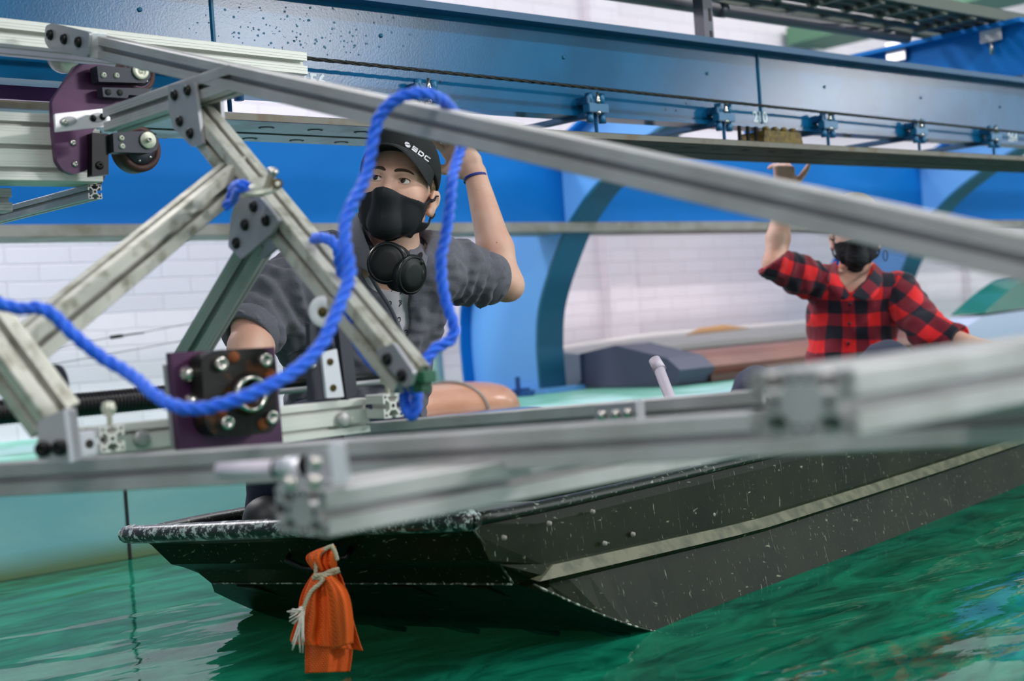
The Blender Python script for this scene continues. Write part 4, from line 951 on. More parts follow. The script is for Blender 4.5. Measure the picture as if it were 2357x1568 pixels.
# ------------------------------------------------------------------ implicit-surface modelling for people
r0 = np.array(R0); fh = np.array(FH); zz = np.array((0., 0., 1.)); camv = np.array(CAM)
BAS = np.array([r0, fh, zz])
def J(px, py, d): return BAS @ (np.array(P(px, py, d)) - camv)
def toworld(v): return v @ BAS + camv
def axis(lo, hi, coarse, fine):
    """grid coordinates: fine spacing inside the given (a, b, step) windows"""
    out = [lo]
    while out[-1] < hi:
        s = coarse
        for a, b, st in fine:
            if a - coarse <= out[-1] <= b: s = min(s, st)
        out.append(out[-1] + s)
    return np.array(out, dtype=np.float32)
class Field:
    def __init__(self, xs, ys, zs):
        self.ax = [xs, ys, zs]; self.F = np.full((len(xs), len(ys), len(zs)), .25, np.float32)
    def sub(self, lo, hi):
        s = []
        for k in range(3):
            a = max(0, np.searchsorted(self.ax[k], lo[k]) - 1); b = min(len(self.ax[k]), np.searchsorted(self.ax[k], hi[k]) + 1)
            s.append(slice(a, b))
        g = np.meshgrid(*[self.ax[k][s[k]] for k in range(3)], indexing='ij', sparse=True)
        return tuple(s), g
    def op(self, s, D, k, mode):
        A = self.F[s]
        if mode == 'u':
            if k > 0:
                h = np.clip(.5 + .5 * (A - D) / k, 0, 1); self.F[s] = A * (1 - h) + D * h - k * h * (1 - h)
            else: self.F[s] = np.minimum(A, D)
        else:   # subtract D
            D = -D
            if k > 0:
                h = np.clip(.5 - .5 * (A - D) / k, 0, 1); self.F[s] = A * (1 - h) + D * h + k * h * (1 - h)
            else: self.F[s] = np.maximum(A, D)
    def cone(self, p, r1, q, r2, k=.01, mode='u'):
        p = np.array(p, float); q = np.array(q, float); m = max(r1, r2) + k + .03
        s, (X, Y, Z) = self.sub(np.minimum(p, q) - m, np.maximum(p, q) + m)
        d = q - p; L2 = max(1e-9, d @ d)
        t = np.clip(((X - p[0]) * d[0] + (Y - p[1]) * d[1] + (Z - p[2]) * d[2]) / L2, 0, 1)
        D = np.sqrt((X - p[0] - t * d[0]) ** 2 + (Y - p[1] - t * d[1]) ** 2 + (Z - p[2] - t * d[2]) ** 2) - (r1 + (r2 - r1) * t)
        self.op(s, D.astype(np.float32), k, mode)
    def chain(self, pts, rs, k=.01):
        for i in range(len(pts) - 1): self.cone(pts[i], rs[i], pts[i + 1], rs[i + 1], k)
    def ell(self, c, R, M=None, k=.01, mode='u', pw=2.0):
        c = np.array(c, float); R = np.array(R, float); M = np.eye(3) if M is None else np.array(M); m = max(R) + k + .03
        s, (X, Y, Z) = self.sub(c - m, c + m)
        l = [((X - c[0]) * M[i, 0] + (Y - c[1]) * M[i, 1] + (Z - c[2]) * M[i, 2]) / R[i] for i in range(3)]
        if pw == 2.0:
            n = np.sqrt(l[0] ** 2 + l[1] ** 2 + l[2] ** 2) + 1e-6; n2 = np.sqrt((l[0] / R[0]) ** 2 + (l[1] / R[1]) ** 2 + (l[2] / R[2]) ** 2) + 1e-6
            D = n * (n - 1) / n2
        else:
            n = (abs(l[0]) ** pw + abs(l[1]) ** pw + abs(l[2]) ** pw) ** (1 / pw); D = (n - 1) * min(R)
        self.op(s, D.astype(np.float32), k, mode)
    def func(self, fn, lo, hi, mode='max'):
        s, (X, Y, Z) = self.sub(lo, hi); D = fn(X, Y, Z).astype(np.float32)
        if mode == 'max': self.F[s] = np.maximum(self.F[s], D)
        elif mode == 'min': self.F[s] = np.minimum(self.F[s], D)
        elif mode == 'add': self.F[s] = self.F[s] + D
    def mesh(self, name, m, parent=None, smooth=2):
        F = self.F; xs, ys, zs = self.ax; I = F < 0
        cnt = np.zeros(tuple(n - 1 for n in F.shape), np.int8)
        for i in (0, 1):
            for j in (0, 1):
                for k in (0, 1): cnt += I[i:F.shape[0] - 1 + i, j:F.shape[1] - 1 + j, k:F.shape[2] - 1 + k]
        act = (cnt > 0) & (cnt < 8); c = np.argwhere(act); n = len(c)
        idx = np.full(cnt.shape, -1, np.int64); idx[act] = np.arange(n)
        acc = np.zeros((n, 3)); num = np.zeros(n); A3 = (xs, ys, zs)
        for axs in range(3):
            o = [q for q in range(3) if q != axs]
            for u in (0, 1):
                for v in (0, 1):
                    a = c.copy(); a[:, o[0]] += u; a[:, o[1]] += v; b = a.copy(); b[:, axs] += 1
                    fa = F[a[:, 0], a[:, 1], a[:, 2]]; fb = F[b[:, 0], b[:, 1], b[:, 2]]; cr = (fa < 0) != (fb < 0)
                    t = np.where(cr, fa / np.where(fa == fb, 1, fa - fb), 0)
                    pa = np.stack([A3[q][a[:, q]] for q in range(3)], 1).astype(float); pb = np.stack([A3[q][b[:, q]] for q in range(3)], 1)
                    acc += np.where(cr[:, None], pa + (pb - pa) * t[:, None], 0); num += cr
        V = acc / num[:, None]
        quads = []
        for axs in range(3):
            o = [q for q in range(3) if q != axs]
            sl0 = [slice(None)] * 3; sl1 = [slice(None)] * 3; sl0[axs] = slice(0, -1); sl1[axs] = slice(1, None)
            cr = I[tuple(sl0)] != I[tuple(sl1)]; e = np.argwhere(cr)
            ok = (e[:, o[0]] > 0) & (e[:, o[1]] > 0) & (e[:, o[0]] < F.shape[o[0]] - 1) & (e[:, o[1]] < F.shape[o[1]] - 1); e = e[ok]
            ins = I[e[:, 0], e[:, 1], e[:, 2]]
            def cell(du, dv):
                q = e.copy(); q[:, o[0]] += du; q[:, o[1]] += dv; return idx[q[:, 0], q[:, 1], q[:, 2]]
            Q = np.stack([cell(-1, -1), cell(0, -1), cell(0, 0), cell(-1, 0)], 1)
            flip = ins if axs != 1 else ~ins
            Q[~flip] = Q[~flip][:, ::-1]; quads.append(Q)
        Q = np.concatenate(quads)
        for it in range(smooth):      # light laplacian
            S = np.zeros_like(V); K = np.zeros(len(V))
            for a_, b_ in ((0, 1), (1, 2), (2, 3), (3, 0)):
                np.add.at(S, Q[:, a_], V[Q[:, b_]]); np.add.at(K, Q[:, a_], 1)
            V = V * .5 + .5 * S / np.maximum(K, 1)[:, None]
        W = toworld(V)
        me = bpy.data.meshes.new(name); me.vertices.add(len(W)); me.vertices.foreach_set('co', W.ravel().astype(np.float32))
        me.loops.add(Q.size); me.loops.foreach_set('vertex_index', Q[:, ::-1].ravel().astype(np.int32)); me.polygons.add(len(Q))
        me.polygons.foreach_set('loop_start', np.arange(0, Q.size, 4, dtype=np.int32)); me.polygons.foreach_set('loop_total', np.full(len(Q), 4, np.int32))
        me.update(calc_edges=True); me.validate(); me.materials.append(m)
        me.polygons.foreach_set('use_smooth', [True] * len(me.polygons))
        return link(bpy.data.objects.new(name, me), parent)
def wrinkle(X, Y, Z, seed, amp, f0, n=5):
    rg = np.random.RandomState(seed); D = 0
    for i in range(n):
        v = rg.normal(size=3); v /= np.linalg.norm(v); f = f0 * rg.uniform(.6, 1.8)
        D = D + np.sin((X * v[0] + Y * v[1] + Z * v[2]) * f + rg.uniform(0, 6.28) + 1.6 * np.sin((X * v[1] - Y * v[2] + Z * v[0]) * f * .37 + i)) * amp / n * 1.5
    return D
def inpoly(px, py, poly):
    """signed distance-ish (negative inside) to polygon in pixel space"""
    d = np.full(px.shape, 1e9); ins = np.zeros(px.shape, bool); n = len(poly)
    for i in range(n):
        x0, y0 = poly[i]; x1, y1 = poly[(i + 1) % n]; ex, ey = x1 - x0, y1 - y0
        t = np.clip(((px - x0) * ex + (py - y0) * ey) / (ex * ex + ey * ey), 0, 1)
        d = np.minimum(d, np.hypot(px - x0 - t * ex, py - y0 - t * ey))
        c = ((y0 > py) != (y1 > py)) & (px < (x1 - x0) * (py - y0) / ((y1 - y0) if y1 != y0 else 1e-9) + x0); ins ^= c
    return np.where(ins, -d, d)
_M = np.array([[np.dot(CR, R0), np.dot(CR, FH), CR.z], [np.dot(CU, R0), np.dot(CU, FH), CU.z], [np.dot(FW, R0), np.dot(FW, FH), FW.z]])
def projl(X, Y, Z):
    a = X * _M[0, 0] + Y * _M[0, 1] + Z * _M[0, 2]; u = X * _M[1, 0] + Y * _M[1, 1] + Z * _M[1, 2]; w_ = X * _M[2, 0] + Y * _M[2, 1] + Z * _M[2, 2]
    w_ = np.maximum(w_, .1)
    return 1178.5 + a / w_ * FPX, 784 - u / w_ * FPX
class Head:
    def __init__(self, c, yaw, pitch, roll, s=1.0):
        """yaw>0 turns the face to photo-left; pitch>0 looks up; roll>0 leans the crown to photo-right"""
        F = np.array([-math.sin(yaw) * math.cos(pitch), -math.cos(yaw) * math.cos(pitch), math.sin(pitch)])
        U = np.array([math.sin(roll), 0, math.cos(roll)]); U = U - F * (U @ F); U /= np.linalg.norm(U); Lx = np.cross(F, U)
        if Lx[0] < 0: Lx = -Lx
        self.c = np.array(c); self.M = np.array([Lx, F, U]); self.s = s
    def p(self, l, f, u): return self.c + (np.array([l, f, u]) * self.s) @ self.M
    def loc(self, X, Y, Z):
        d = (X - self.c[0], Y - self.c[1], Z - self.c[2])
        return [(d[0] * self.M[i, 0] + d[1] * self.M[i, 1] + d[2] * self.M[i, 2]) / self.s for i in range(3)]
    def dirw(self, l, f, u): return Vector(toworld(np.array([l, f, u]) @ self.M) - camv).normalized()
    def w(self, l, f, u): return Vector(toworld(self.p(l, f, u)))
def add_head(Fd, H, eyes=True):
    s = H.s; M = H.M; p = H.p
    E = lambda l, f, u, R, k=.01, mode='u': Fd.ell(p(l, f, u), np.array(R) * s, M, k * s, mode)
    C = lambda a, r1, b, r2, k=.01, mode='u': Fd.cone(p(*a), r1 * s, p(*b), r2 * s, k * s, mode)
    E(0, -.012, .045, (.075, .097, .083)); E(0, .028, .004, (.064, .066, .083), .02)
    C((0, .02, .06), .064, (0, .022, .03), .064, .02)
    for g in (-1, 1):
        C((g * .046, .002, -.040), .024, (g * .012, .070, -.076), .017, .022)
        E(g * .041, .058, -.008, (.026, .024, .022), .022)
        C((g * .012, .086, .036), .0095, (g * .046, .071, .036), .0085, .014)      # brow ridge
        E(g * .035, .050, -.045, (.025, .03, .04), .03)
    E(0, .074, -.077, (.019, .017, .017), .016)
    C((0, .088, .028), .0075, (0, .106, -.020), .0125, .012)
    for g in (-1, 1): E(g * .012, .099, -.024, (.0085, .011, .008), .007)
    E(0, .085, -.058, (.024, .012, .014), .015)
    if eyes:
        for g in (-1, 1):
            E(g * .031, .094, .017, (.016, .013, .011), .012, 's')
            E(g * .031, .0735, .018, (.0142, .0142, .0142), .004)
            E(g * .0315, .092, .0178, (.0142, .016, .0056), .0025, 's')
    for g in (-1, 1):
        E(g * .080, -.010, -.003, (.008, .018, .031), .006); E(g * .083, -.020, .010, (.010, .010, .020), .006)
        E(g * .0885, -.006, .002, (.006, .010, .017), .004, 's'); E(g * .0775, .001, -.026, (.006, .008, .009), .006)
    C((0, -.022, -.03), .052, (0, -.035, -.11), .052, .02)
def add_hand(Fd, wrist, dirn, palmn, s=1.0, curl=(.3, .3, .3, .3), spread=.1, thumb=(.8, .5), side=1, r=.0085):
    """wrist position, direction towards fingers, palm normal; side=+1: thumb on dirn x palmn side"""
    D = np.array(dirn, float); D /= np.linalg.norm(D); N = np.array(palmn, float); N -= D * (N @ D); N /= np.linalg.norm(N); S = np.cross(D, N) * side
    w_ = np.array(wrist)
    q = lambda a, b, c: w_ + (D * a + S * b + N * c) * s
    Fd.cone(q(0, 0, 0), .024 * s, q(.03, .0, 0), .026 * s, .012)
    for b in (-.027, -.009, .009, .027): Fd.cone(q(.02, b * .75, 0), .0165 * s, q(.082, b, 0), .0125 * s, .012)
    Fd.cone(q(.02, .022, .006), .017 * s, q(.05, .034, .008), .014 * s, .012)
    for i, (b, ln) in enumerate(((.027, .072), (.009, .080), (-.009, .075), (-.026, .060))):
        c = curl[i]; ang = 0; p0 = q(.085, b, 0); a_sp = (b / .027) * spread; last = p0
        for k, f in enumerate((.42, .32, .26)):
            ang += c[k] if isinstance(c, tuple) else c * (1, 1.2, .9)[k]; st = (D * math.cos(ang) + N * math.sin(ang) + S * math.sin(a_sp)); st /= np.linalg.norm(st)
            nx = last + st * ln * f * s; Fd.cone(last, (r - .0004 * k) * s, nx, (r - .0007 - .0005 * k) * s, .003); last = nx
    ta, tb = thumb; p0 = q(.03, .030, .008); st = D * math.cos(ta) + S * math.sin(ta) + N * tb * .5; st /= np.linalg.norm(st)
    p1 = p0 + st * .034 * s; st2 = D * math.cos(ta * .6) + S * math.sin(ta * .6) + N * tb; st2 /= np.linalg.norm(st2); p2 = p1 + st2 * .030 * s; p3 = p2 + (st2 + D * .2) / np.linalg.norm(st2 + D * .2) * .024 * s
    Fd.cone(p0, .015 * s, p1, .0115 * s, .008); Fd.cone(p1, .0112 * s, p2, .010 * s, .003); Fd.cone(p2, .010 * s, p3, .0085 * s, .003)
def skin_mat():
    m, N, L = nodes('skin'); b = N['Principled BSDF']; b.inputs['Roughness'].default_value = .5; b.inputs['Subsurface Weight'].default_value = .18
    b.inputs['Subsurface Radius'].default_value = (1, .35, .2); b.inputs['Subsurface Scale'].default_value = .006
    tc = N.new('ShaderNodeTexCoord'); n = N.new('ShaderNodeTexNoise'); n.inputs['Scale'].default_value = 14; n.inputs['Detail'].default_value = 5; L.new(tc.outputs['Object'], n.inputs[0])
    r = N.new('ShaderNodeValToRGB'); r.color_ramp.elements[0].position = .35; r.color_ramp.elements[1].position = .7; r.color_ramp.elements[0].color = rgb(226, 182, 162); r.color_ramp.elements[1].color = rgb(214, 158, 138)
    L.new(n.outputs['Fac'], r.inputs[0])
    v = N.new('ShaderNodeTexVoronoi'); v.inputs['Scale'].default_value = 28; L.new(tc.outputs['Object'], v.inputs[0])
    q = N.new('ShaderNodeValToRGB'); q.color_ramp.elements[0].position = .035; q.color_ramp.elements[1].position = .05; q.color_ramp.elements[0].color = (1, 1, 1, 1); q.color_ramp.elements[1].color = (0, 0, 0, 1); L.new(v.outputs['Distance'], q.inputs[0])
    mx = N.new('ShaderNodeMixRGB'); L.new(q.outputs[0], mx.inputs[0]); L.new(r.outputs[0], mx.inputs[1]); mx.inputs[2].default_value = rgb(150, 96, 76)
    L.new(mx.outputs[0], b.inputs['Base Color'])
    n2 = N.new('ShaderNodeTexNoise'); n2.inputs['Scale'].default_value = 420; L.new(tc.outputs['Object'], n2.inputs[0]); bp = N.new('ShaderNodeBump'); bp.inputs['Strength'].default_value = .15; bp.inputs['Distance'].default_value = .0006
    L.new(n2.outputs['Fac'], bp.inputs['Height']); L.new(bp.outputs[0], b.inputs['Normal']); return m
M_skin = skin_mat()
M_eye = mat('eye_white', rgb(226, 220, 216), .15); M_iris = mat('grey_brown_iris', rgb(72, 58, 46), .15, noise=(500, rgb(40, 32, 26), .4, .6)); M_pupil = mat('pupil', (.005, .005, .005, 1), .05)
M_brow = mat('brown_eyebrow_hair', rgb(72, 50, 36), .8, bump=(900, .8, .001)); M_hair = mat('light_brown_hair', rgb(132, 100, 62), .6, noise=(120, rgb(92, 68, 42), .4, .6), bump=(260, 1.0, .003))
M_lid = mat('eyelid_rim', rgb(186, 122, 106), .5)
M_mask = mat('black_mask_fabric', rgb(14, 14, 22), .75, bump=(900, .3, .0006))
M_cap = mat('black_cap_fabric', rgb(13, 13, 16), .8, bump=(800, .4, .0006))
M_capbrim = mat('charcoal_brim_fabric', rgb(26, 27, 31), .8, bump=(800, .4, .0006))
M_shirt = mat('charcoal_flannel', rgb(86, 84, 94), .9, noise=(1100, rgb(112, 109, 120), .42, .62), bump=(700, .5, .001), sheen=.15)
M_tee = mat('white_printed_cotton', rgb(228, 218, 226), .85, bump=(500, .3, .0008))
M_trous = mat('dark_navy_denim', rgb(24, 28, 52), .85, bump=(500, .4, .001))
M_btn = mat('dark_button', rgb(38, 36, 42), .4)
M_hp = mat('black_satin_plastic', rgb(13, 13, 15), .5, spec=.4); M_hp3 = mat('gloss_black_trim', rgb(22, 22, 25), .25); M_hp2 = mat('black_ear_cushion', rgb(10, 10, 12), .65)
def eyeset(H, parent, gaze):
    for g in (-1, 1):
        c = H.w(g * .031, .0735, .018); r = .0127 * H.s
        gd = H.dirw(gaze[0] + g * -.02, 1, gaze[1])
        e = latheobj('eyeball', c, gd, [(0, -r)] + [(r * math.sin(a), -r * math.cos(a)) for a in np.linspace(.2, 2.66, 14)] + [(r * .44, r * .898), (0, r * .90)], M_eye, parent, 24)
        latheobj('iris', c, gd, [(.0064 * H.s, r * .86), (.0062 * H.s, r * .90), (.004 * H.s, r * .945), (0, r * .96)], M_iris, e, 24)
        latheobj('pupil', c, gd, [(.0030 * H.s, r * .945), (.0028 * H.s, r * .97), (0, r * .98)], M_pupil, e, 16)
        for sg, rr in ((1, .0009), (-1, .0004)):
            pts = []
            for a in np.linspace(.12, math.pi - .12, 12):
                l_, u_ = .0146 * math.cos(a), .0060 * math.sin(a) * sg; pts.append(H.w(g * .0313 + l_, .0735 + math.sqrt(max(0, .0150 ** 2 - l_ ** 2 * .55 - u_ ** 2)), .0178 + u_))
            tubeobj('eyelash_line', pts, [rr * H.s * k for k in (.4, .7, .9, 1, 1, 1, 1, 1, 1, .9, .7, .4)], M_brow if sg > 0 else M_lid, parent, 6)
def brows(H, parent, Fb):
    """project brow arcs onto the head field"""
    for g in (-1, 1):
        pts = []
        for l, u in ((.010, .0345), (.018, .0385), (.030, .0405), (.041, .0395), (.050, .0350)):
            f = .115
            while f > .03:
                q = H.p(g * l, f, u); i = [min(len(Fb.ax[k]) - 1, np.searchsorted(Fb.ax[k], q[k])) for k in range(3)]
                if Fb.F[i[0], i[1], i[2]] < .0012: break
                f -= .0008
            pts.append((g * l, f - .0005, u))
        path = spline([H.w(*q) for q in pts], 14); rs = [.0016, .0026, .0032, .0034, .0034, .0033, .0032, .003, .0028, .0026, .0023, .002, .0016, .001]
        tubeobj('eyebrow', path, [x * H.s for x in rs], M_brow, parent, 8)
def mask_part(Fh, H, parent, mt=None, top=None, bot=None):
    """cloth mask wrapped over the lower face: shell around the face field"""
    lo = H.c - .16; hi = H.c + .16
    s, (X, Y, Z) = Fh.sub(lo, hi)
    G = Field(Fh.ax[0][s[0]], Fh.ax[1][s[1]], Fh.ax[2][s[2]])
    B = Field(*G.ax)        # smooth face envelope: bridges nose, lips and chin
    s_ = H.s; p = H.p
    B.ell(p(0, .027, -.002), np.array((.0665, .068, .087)) * s_, H.M, .0)
    for g in (-1, 1):
        B.cone(p(g * .046, .0, -.038), .0265 * s_, p(g * .010, .071, -.077), .021 * s_, .03); B.ell(p(g * .041, .057, -.012), np.array((.0275, .026, .024)) * s_, H.M, .03)
        B.cone(p(g * .055, -.01, -.01), .021 * s_, p(g * .05, .0, -.04), .025 * s_, .02)
    B.cone(p(0, .088, .016), .008 * s_, p(0, .108, -.020), .0145 * s_, .02); B.cone(p(0, .106, -.022), .015 * s_, p(0, .078, -.078), .021 * s_, .03)
    B.ell(p(0, -.012, .045), np.array((.0755, .0975, .0835)) * s_, H.M, .012)
    l_, f_, u_ = H.loc(X, Y, Z); F0 = np.where((u_ > -.088) & (f_ > -.02), np.minimum(B.F, Fh.F[s]), np.minimum(B.F, np.where(f_ > .02, Fh.F[s], 1))) - .0030
    l, f, u = H.loc(X, Y, Z); ph = np.abs(np.arctan2(l, f + .012)); 
    tp = np.interp(ph, [0, .18, .5, .85, 1.2, 1.5, 1.65, 2.2], top or [-.009, -.012, -.018, -.018, -.004, .016, .026, .026])
    bt = np.interp(ph, [0, .3, .8, 1.0, 1.12, 1.5, 1.7, 2.2], bot or [-.120, -.120, -.108, -.092, -.016, .006, .014, .014])
    R1 = np.maximum(u - tp, bt - u)
    # lower strap that runs under the lobe
    st = np.maximum(np.abs(u - np.interp(ph, [1.0, 1.35, 1.66], [-.082, -.068, -.032])) - np.interp(ph, [1.0, 1.6], [.026, .013]), np.maximum(ph - 1.66, 1.0 - ph) * .07)
    R1 = np.minimum(R1, st); R1 = np.maximum(R1, (ph - np.where(u > -.005, 1.55, 1.66)) * .07)
    G.F = np.maximum(np.maximum(F0 - .0, -(F0 + .0035)), R1 * s_).astype(np.float32)
    G.F = (G.F - .0011 * np.exp(-(l / .0016) ** 2) * (f > 0)).astype(np.float32)
    return G.mesh('face_mask', mt or M_mask, parent, 2)
def thick(name, pts, m, parent, t=.004, sub=2):
    """thick soft sheet from a grid of points (rows of equal length)"""
    n = len(pts[0]); rows = [spline(r, 12) for r in pts]; cols = [spline([r[i] for r in rows], 10) for i in range(12)]
    bm = bmesh.new(); vs = [[bm.verts.new(p) for p in c] for c in cols]
    for a, b in zip(vs, vs[1:]):
        for k in range(9): bm.faces.new((a[k], b[k], b[k + 1], a[k + 1])).smooth = True
    o = finish(bm, name, m, parent); s = o.modifiers.new('t', 'SOLIDIFY'); s.thickness = t; s.offset = 0
    b_ = o.modifiers.new('s', 'SUBSURF'); b_.levels = 1; b_.render_levels = 1; return o
# ================================================================== man in the grey shirt
m1 = empty('person', Vector(toworld(J(830, 1000, 3.2))), 'person in black cap, black mask and charcoal shirt, reaching up to the rail', 'person')
H1 = Head(J(914, 455, 3.0), math.radians(7), math.radians(10), math.radians(11), .95)
hc = H1.c
wr = J(1094, 402, 3.38); el = J(1160, 650, 3.30); sh = J(998, 612, 3.12)
rsh = J(735, 622, 3.03); rel = J(588, 742, 2.86); rwr = J(560, 905, 2.70)
hd = J(1055, 318, 3.42)
xs = axis(min(rwr[0], rel[0]) - .16, el[0] + .09, .0085, [(hc[0] - .105, hc[0] + .105, .0021), (wr[0] - .10, wr[0] + .05, .0034)])
ys = axis(2.50, 3.62, .0085, [(hc[1] - .125, hc[1] + .12, .0021), (wr[1] - .08, wr[1] + .12, .0034)])
zs = axis(-.46, hd[2] + .14, .0085, [(hc[2] - .15, hc[2] + .15, .0021), (wr[2] - .04, wr[2] + .16, .0034)])
B1 = Field(xs, ys, zs)
N1 = J(905, 600, 3.07); ch = J(850, 690, 3.13); bl = J(825, 850, 3.17); pv = J(815, 985, 3.2)
B1.ell(ch, (.145, .095, .13), None, .02); B1.cone(ch, .11, bl, .11, .03); B1.cone(bl, .115, pv, .125, .03)
B1.cone(J(760, 632, 3.04), .055, J(980, 622, 3.12), .055, .03)
B1.cone(J(912, 560, 3.05), .050, N1, .060, .02)
B1.chain([sh, el], [.052, .041], .02)
md = (el + wr) / 2; fo = el + (wr - el) * .3
B1.chain([el, fo, wr], [.040, .042, .0265], .015)
B1.ell(el + np.array([.012, 0, -.012]), (.034, .034, .032), None, .015)
B1.chain([rsh, rel, rel * .6 + rwr * .4, rwr], [.055, .045, .043, .03], .02)
add_hand(B1, rwr, np.array([.1, -.4, -1.0]), np.array([-1, .2, 0]), 1.0, (.5,) * 4, .05, side=1)
# raised hand: palm turned up against the rail, fingers to photo-left, thumb forward
hdir = np.array([-.50, .20, .74])
add_hand(B1, wr + np.array([-.002, 0, .008]), hdir, np.array([-.5, -.85, .0]), 1.0, ((.35, .2, .1), (.3, .2, .1), (.3, .2, .1), (.35, .2, .1)), .08, thumb=(.8, .2), side=-1)
# legs (sitting in the bow)
for hip, kn, an, ft in ((J(760, 1000, 3.12), J(655, 1055, 2.86), J(640, 1190, 2.93), J(615, 1190, 2.80)), (J(880, 1000, 3.2), J(880, 1060, 2.80), J(900, 1180, 2.90), J(880, 1190, 2.78))):
    B1.chain([hip, kn, an, ft], [.085, .058, .042, .035], .02)
add_head(B1, H1)
body1 = B1.mesh('body', M_skin, m1, 1)
eyeset(H1, m1, (-.26, .16)); brows(H1, m1, B1)
mask_part(B1, H1, m1)
# hair at the temples and back
def hair_part(Fh, H, parent, mt, cut):
    s, (X, Y, Z) = Fh.sub(H.c - .15, H.c + .15); G = Field(Fh.ax[0][s[0]], Fh.ax[1][s[1]], Fh.ax[2][s[2]])
    G.ell(H.p(0, -.014, .043), np.array((.0785, .1005, .086)) * H.s, H.M, 0); G.cone(H.p(0, -.06, -.02), .052 * H.s, H.p(0, -.05, -.06), .045 * H.s, .02)
    l, f, u = H.loc(X, Y, Z); R1 = cut(l, f, u)
    G.F = np.maximum(G.F + wrinkle(X, Y, Z, 4, .0012, 420, 4), R1 * H.s).astype(np.float32); return G.mesh('hair', mt, parent, 1)
hair_part(B1, H1, m1, M_hair, lambda l, f, u: np.maximum(f - .042 + .10 * np.maximum(0, -u - .0), np.where(f > -.012, (.018 + (f + .0) * .5) - u, -.055 - u)))
# cap
def cap_part(H, parent, mt, mtb):
    root = empty('x', H.w(0, 0, .1), None, None); bpy.data.objects.remove(root)
    lo = H.c - .19; hi = H.c + .19
    g_ = [np.arange(lo[k], hi[k], .0028, dtype=np.float32) for k in range(3)]; G = Field(*g_)
    G.ell(H.p(0, -.010, .058), np.array((.0865, .106, .097)) * H.s, H.M, 0); G.ell(H.p(0, .014, .092), np.array((.070, .084, .068)) * H.s, H.M, .02)
    X, Y, Z = np.meshgrid(*G.ax, indexing='ij', sparse=True); l, f, u = H.loc(X, Y, Z)
    G.F = np.maximum(G.F, ((.045 + np.where(f > 0, .46, .34) * f) - u) * H.s).astype(np.float32)
    seam = .0012 * np.exp(-(l / .0012) ** 2); G.F = (G.F + seam).astype(np.float32)
    c = G.mesh('cap', mt, parent, 2)
    latheobj('cap_button', H.w(0, -.008, .153), H.dirw(0, 0, 1), [(.008, 0), (.007, .004), (0, .005)], mt, c, 12)
    # curved brim
    bm = bmesh.new(); A = []; B = []
    for i in range(25):
        s = -1 + 2 * i / 24; ra = []; rb = []
        for j in range(9):
            t = j / 8; ll = .0815 * s * (1 - .03 * t); f0 = -.010 + .1065 * math.sqrt(max(0, 1 - (s * .93) ** 2)) - .004
            f1 = f0 + .070 * math.sqrt(max(.0, 1 - abs(s) ** 3.2)) * t; uu = .045 + (.46 if f0 > 0 else .34) * min(f0, .092) + .004 - (.010 + .022 * s * s) * t * t - .004 * t
            ra.append(bm.verts.new(H.w(ll, f1, uu))); rb.append(bm.verts.new(H.w(ll, f1, uu - .0035)))
        A.append(ra); B.append(rb)
    for i in range(24):
        for j in range(8):
            for G_, fl in ((A, 0), (B, 1)):
                q = (G_[i][j], G_[i + 1][j], G_[i + 1][j + 1], G_[i][j + 1]); f_ = bm.faces.new(q if not fl else q[::-1]); f_.smooth = True
        bm.faces.new((A[i][8], A[i + 1][8], B[i + 1][8], B[i][8]))
    for i in (0, 24):
        for j in range(8): bm.faces.new((A[i][j], A[i][j + 1], B[i][j + 1], B[i][j]))
    finish(bm, 'brim', mtb, c); return c, G
cap1, GC = cap_part(H1, m1, M_cap, M_capbrim)
# logo and letters embroidered on the crown (mapped onto the curved surface)
M_embro = mat('white_embroidery', rgb(240, 232, 240), .7)
def on_field(G, px, py, d0, d1, off=.0008):
    d = d0
    while d < d1:
        q = J(px, py, d); i = [int(np.clip(np.searchsorted(G.ax[k], q[k]), 0, len(G.ax[k]) - 1)) for k in range(3)]
        if G.F[i[0], i[1], i[2]] < off: return Vector(toworld(q))
        d += .0008
    return None
def stroke(bm, pts, hw):
    """flat ribbon from photo-space outline projected on the cap crown, with thickness"""
    top = []; n = len(pts)
    for (a, b) in pts:
        p = on_field(GC, a, b, H1.c[1] - .2, H1.c[1] + .1); top.append(p)
    if any(p is None for p in top): return
    nrm = sum(((p - H1.w(0, 0, .05)) for p in top), Vector()).normalized()
    a = [bm.verts.new(p + nrm * .0014) for p in top]; b = [bm.verts.new(p - nrm * .001) for p in top]
    bm.faces.new(a)
    for i in range(n): bm.faces.new((a[i], a[(i + 1) % n], b[(i + 1) % n], b[i]))
th = math.radians(37); ux, uy = math.cos(th), math.sin(th); vx, vy = -math.sin(th) * .2 + .35, .93      # text runs down-right, upright axis slanted
def T(x, y, ox, oy, th=th):      # local text coords (x right, y up) -> photo px
    return (ox + x * math.cos(th) + y * math.sin(th) * .75, oy + x * math.sin(th) - y * math.cos(th) * .9)
bm = bmesh.new()
ox, oy = 948, 344
def bar(x0, y0, x1, y1, t=1.55):
    dx, dy = x1 - x0, y1 - y0; L_ = math.hypot(dx, dy); nx_, ny_ = -dy / L_ * t, dx / L_ * t; ex, ey = dx / L_ * t * .6, dy / L_ * t * .6
    c4 = [(x0 - ex + nx_, y0 - ey + ny_), (x1 + ex + nx_, y1 + ey + ny_), (x1 + ex - nx_, y1 + ey - ny_), (x0 - ex - nx_, y0 - ey - ny_)]
    stroke(bm, [T(a, b, ox, oy) for a, b in c4], 0)
w7, h9 = 11.5, 9
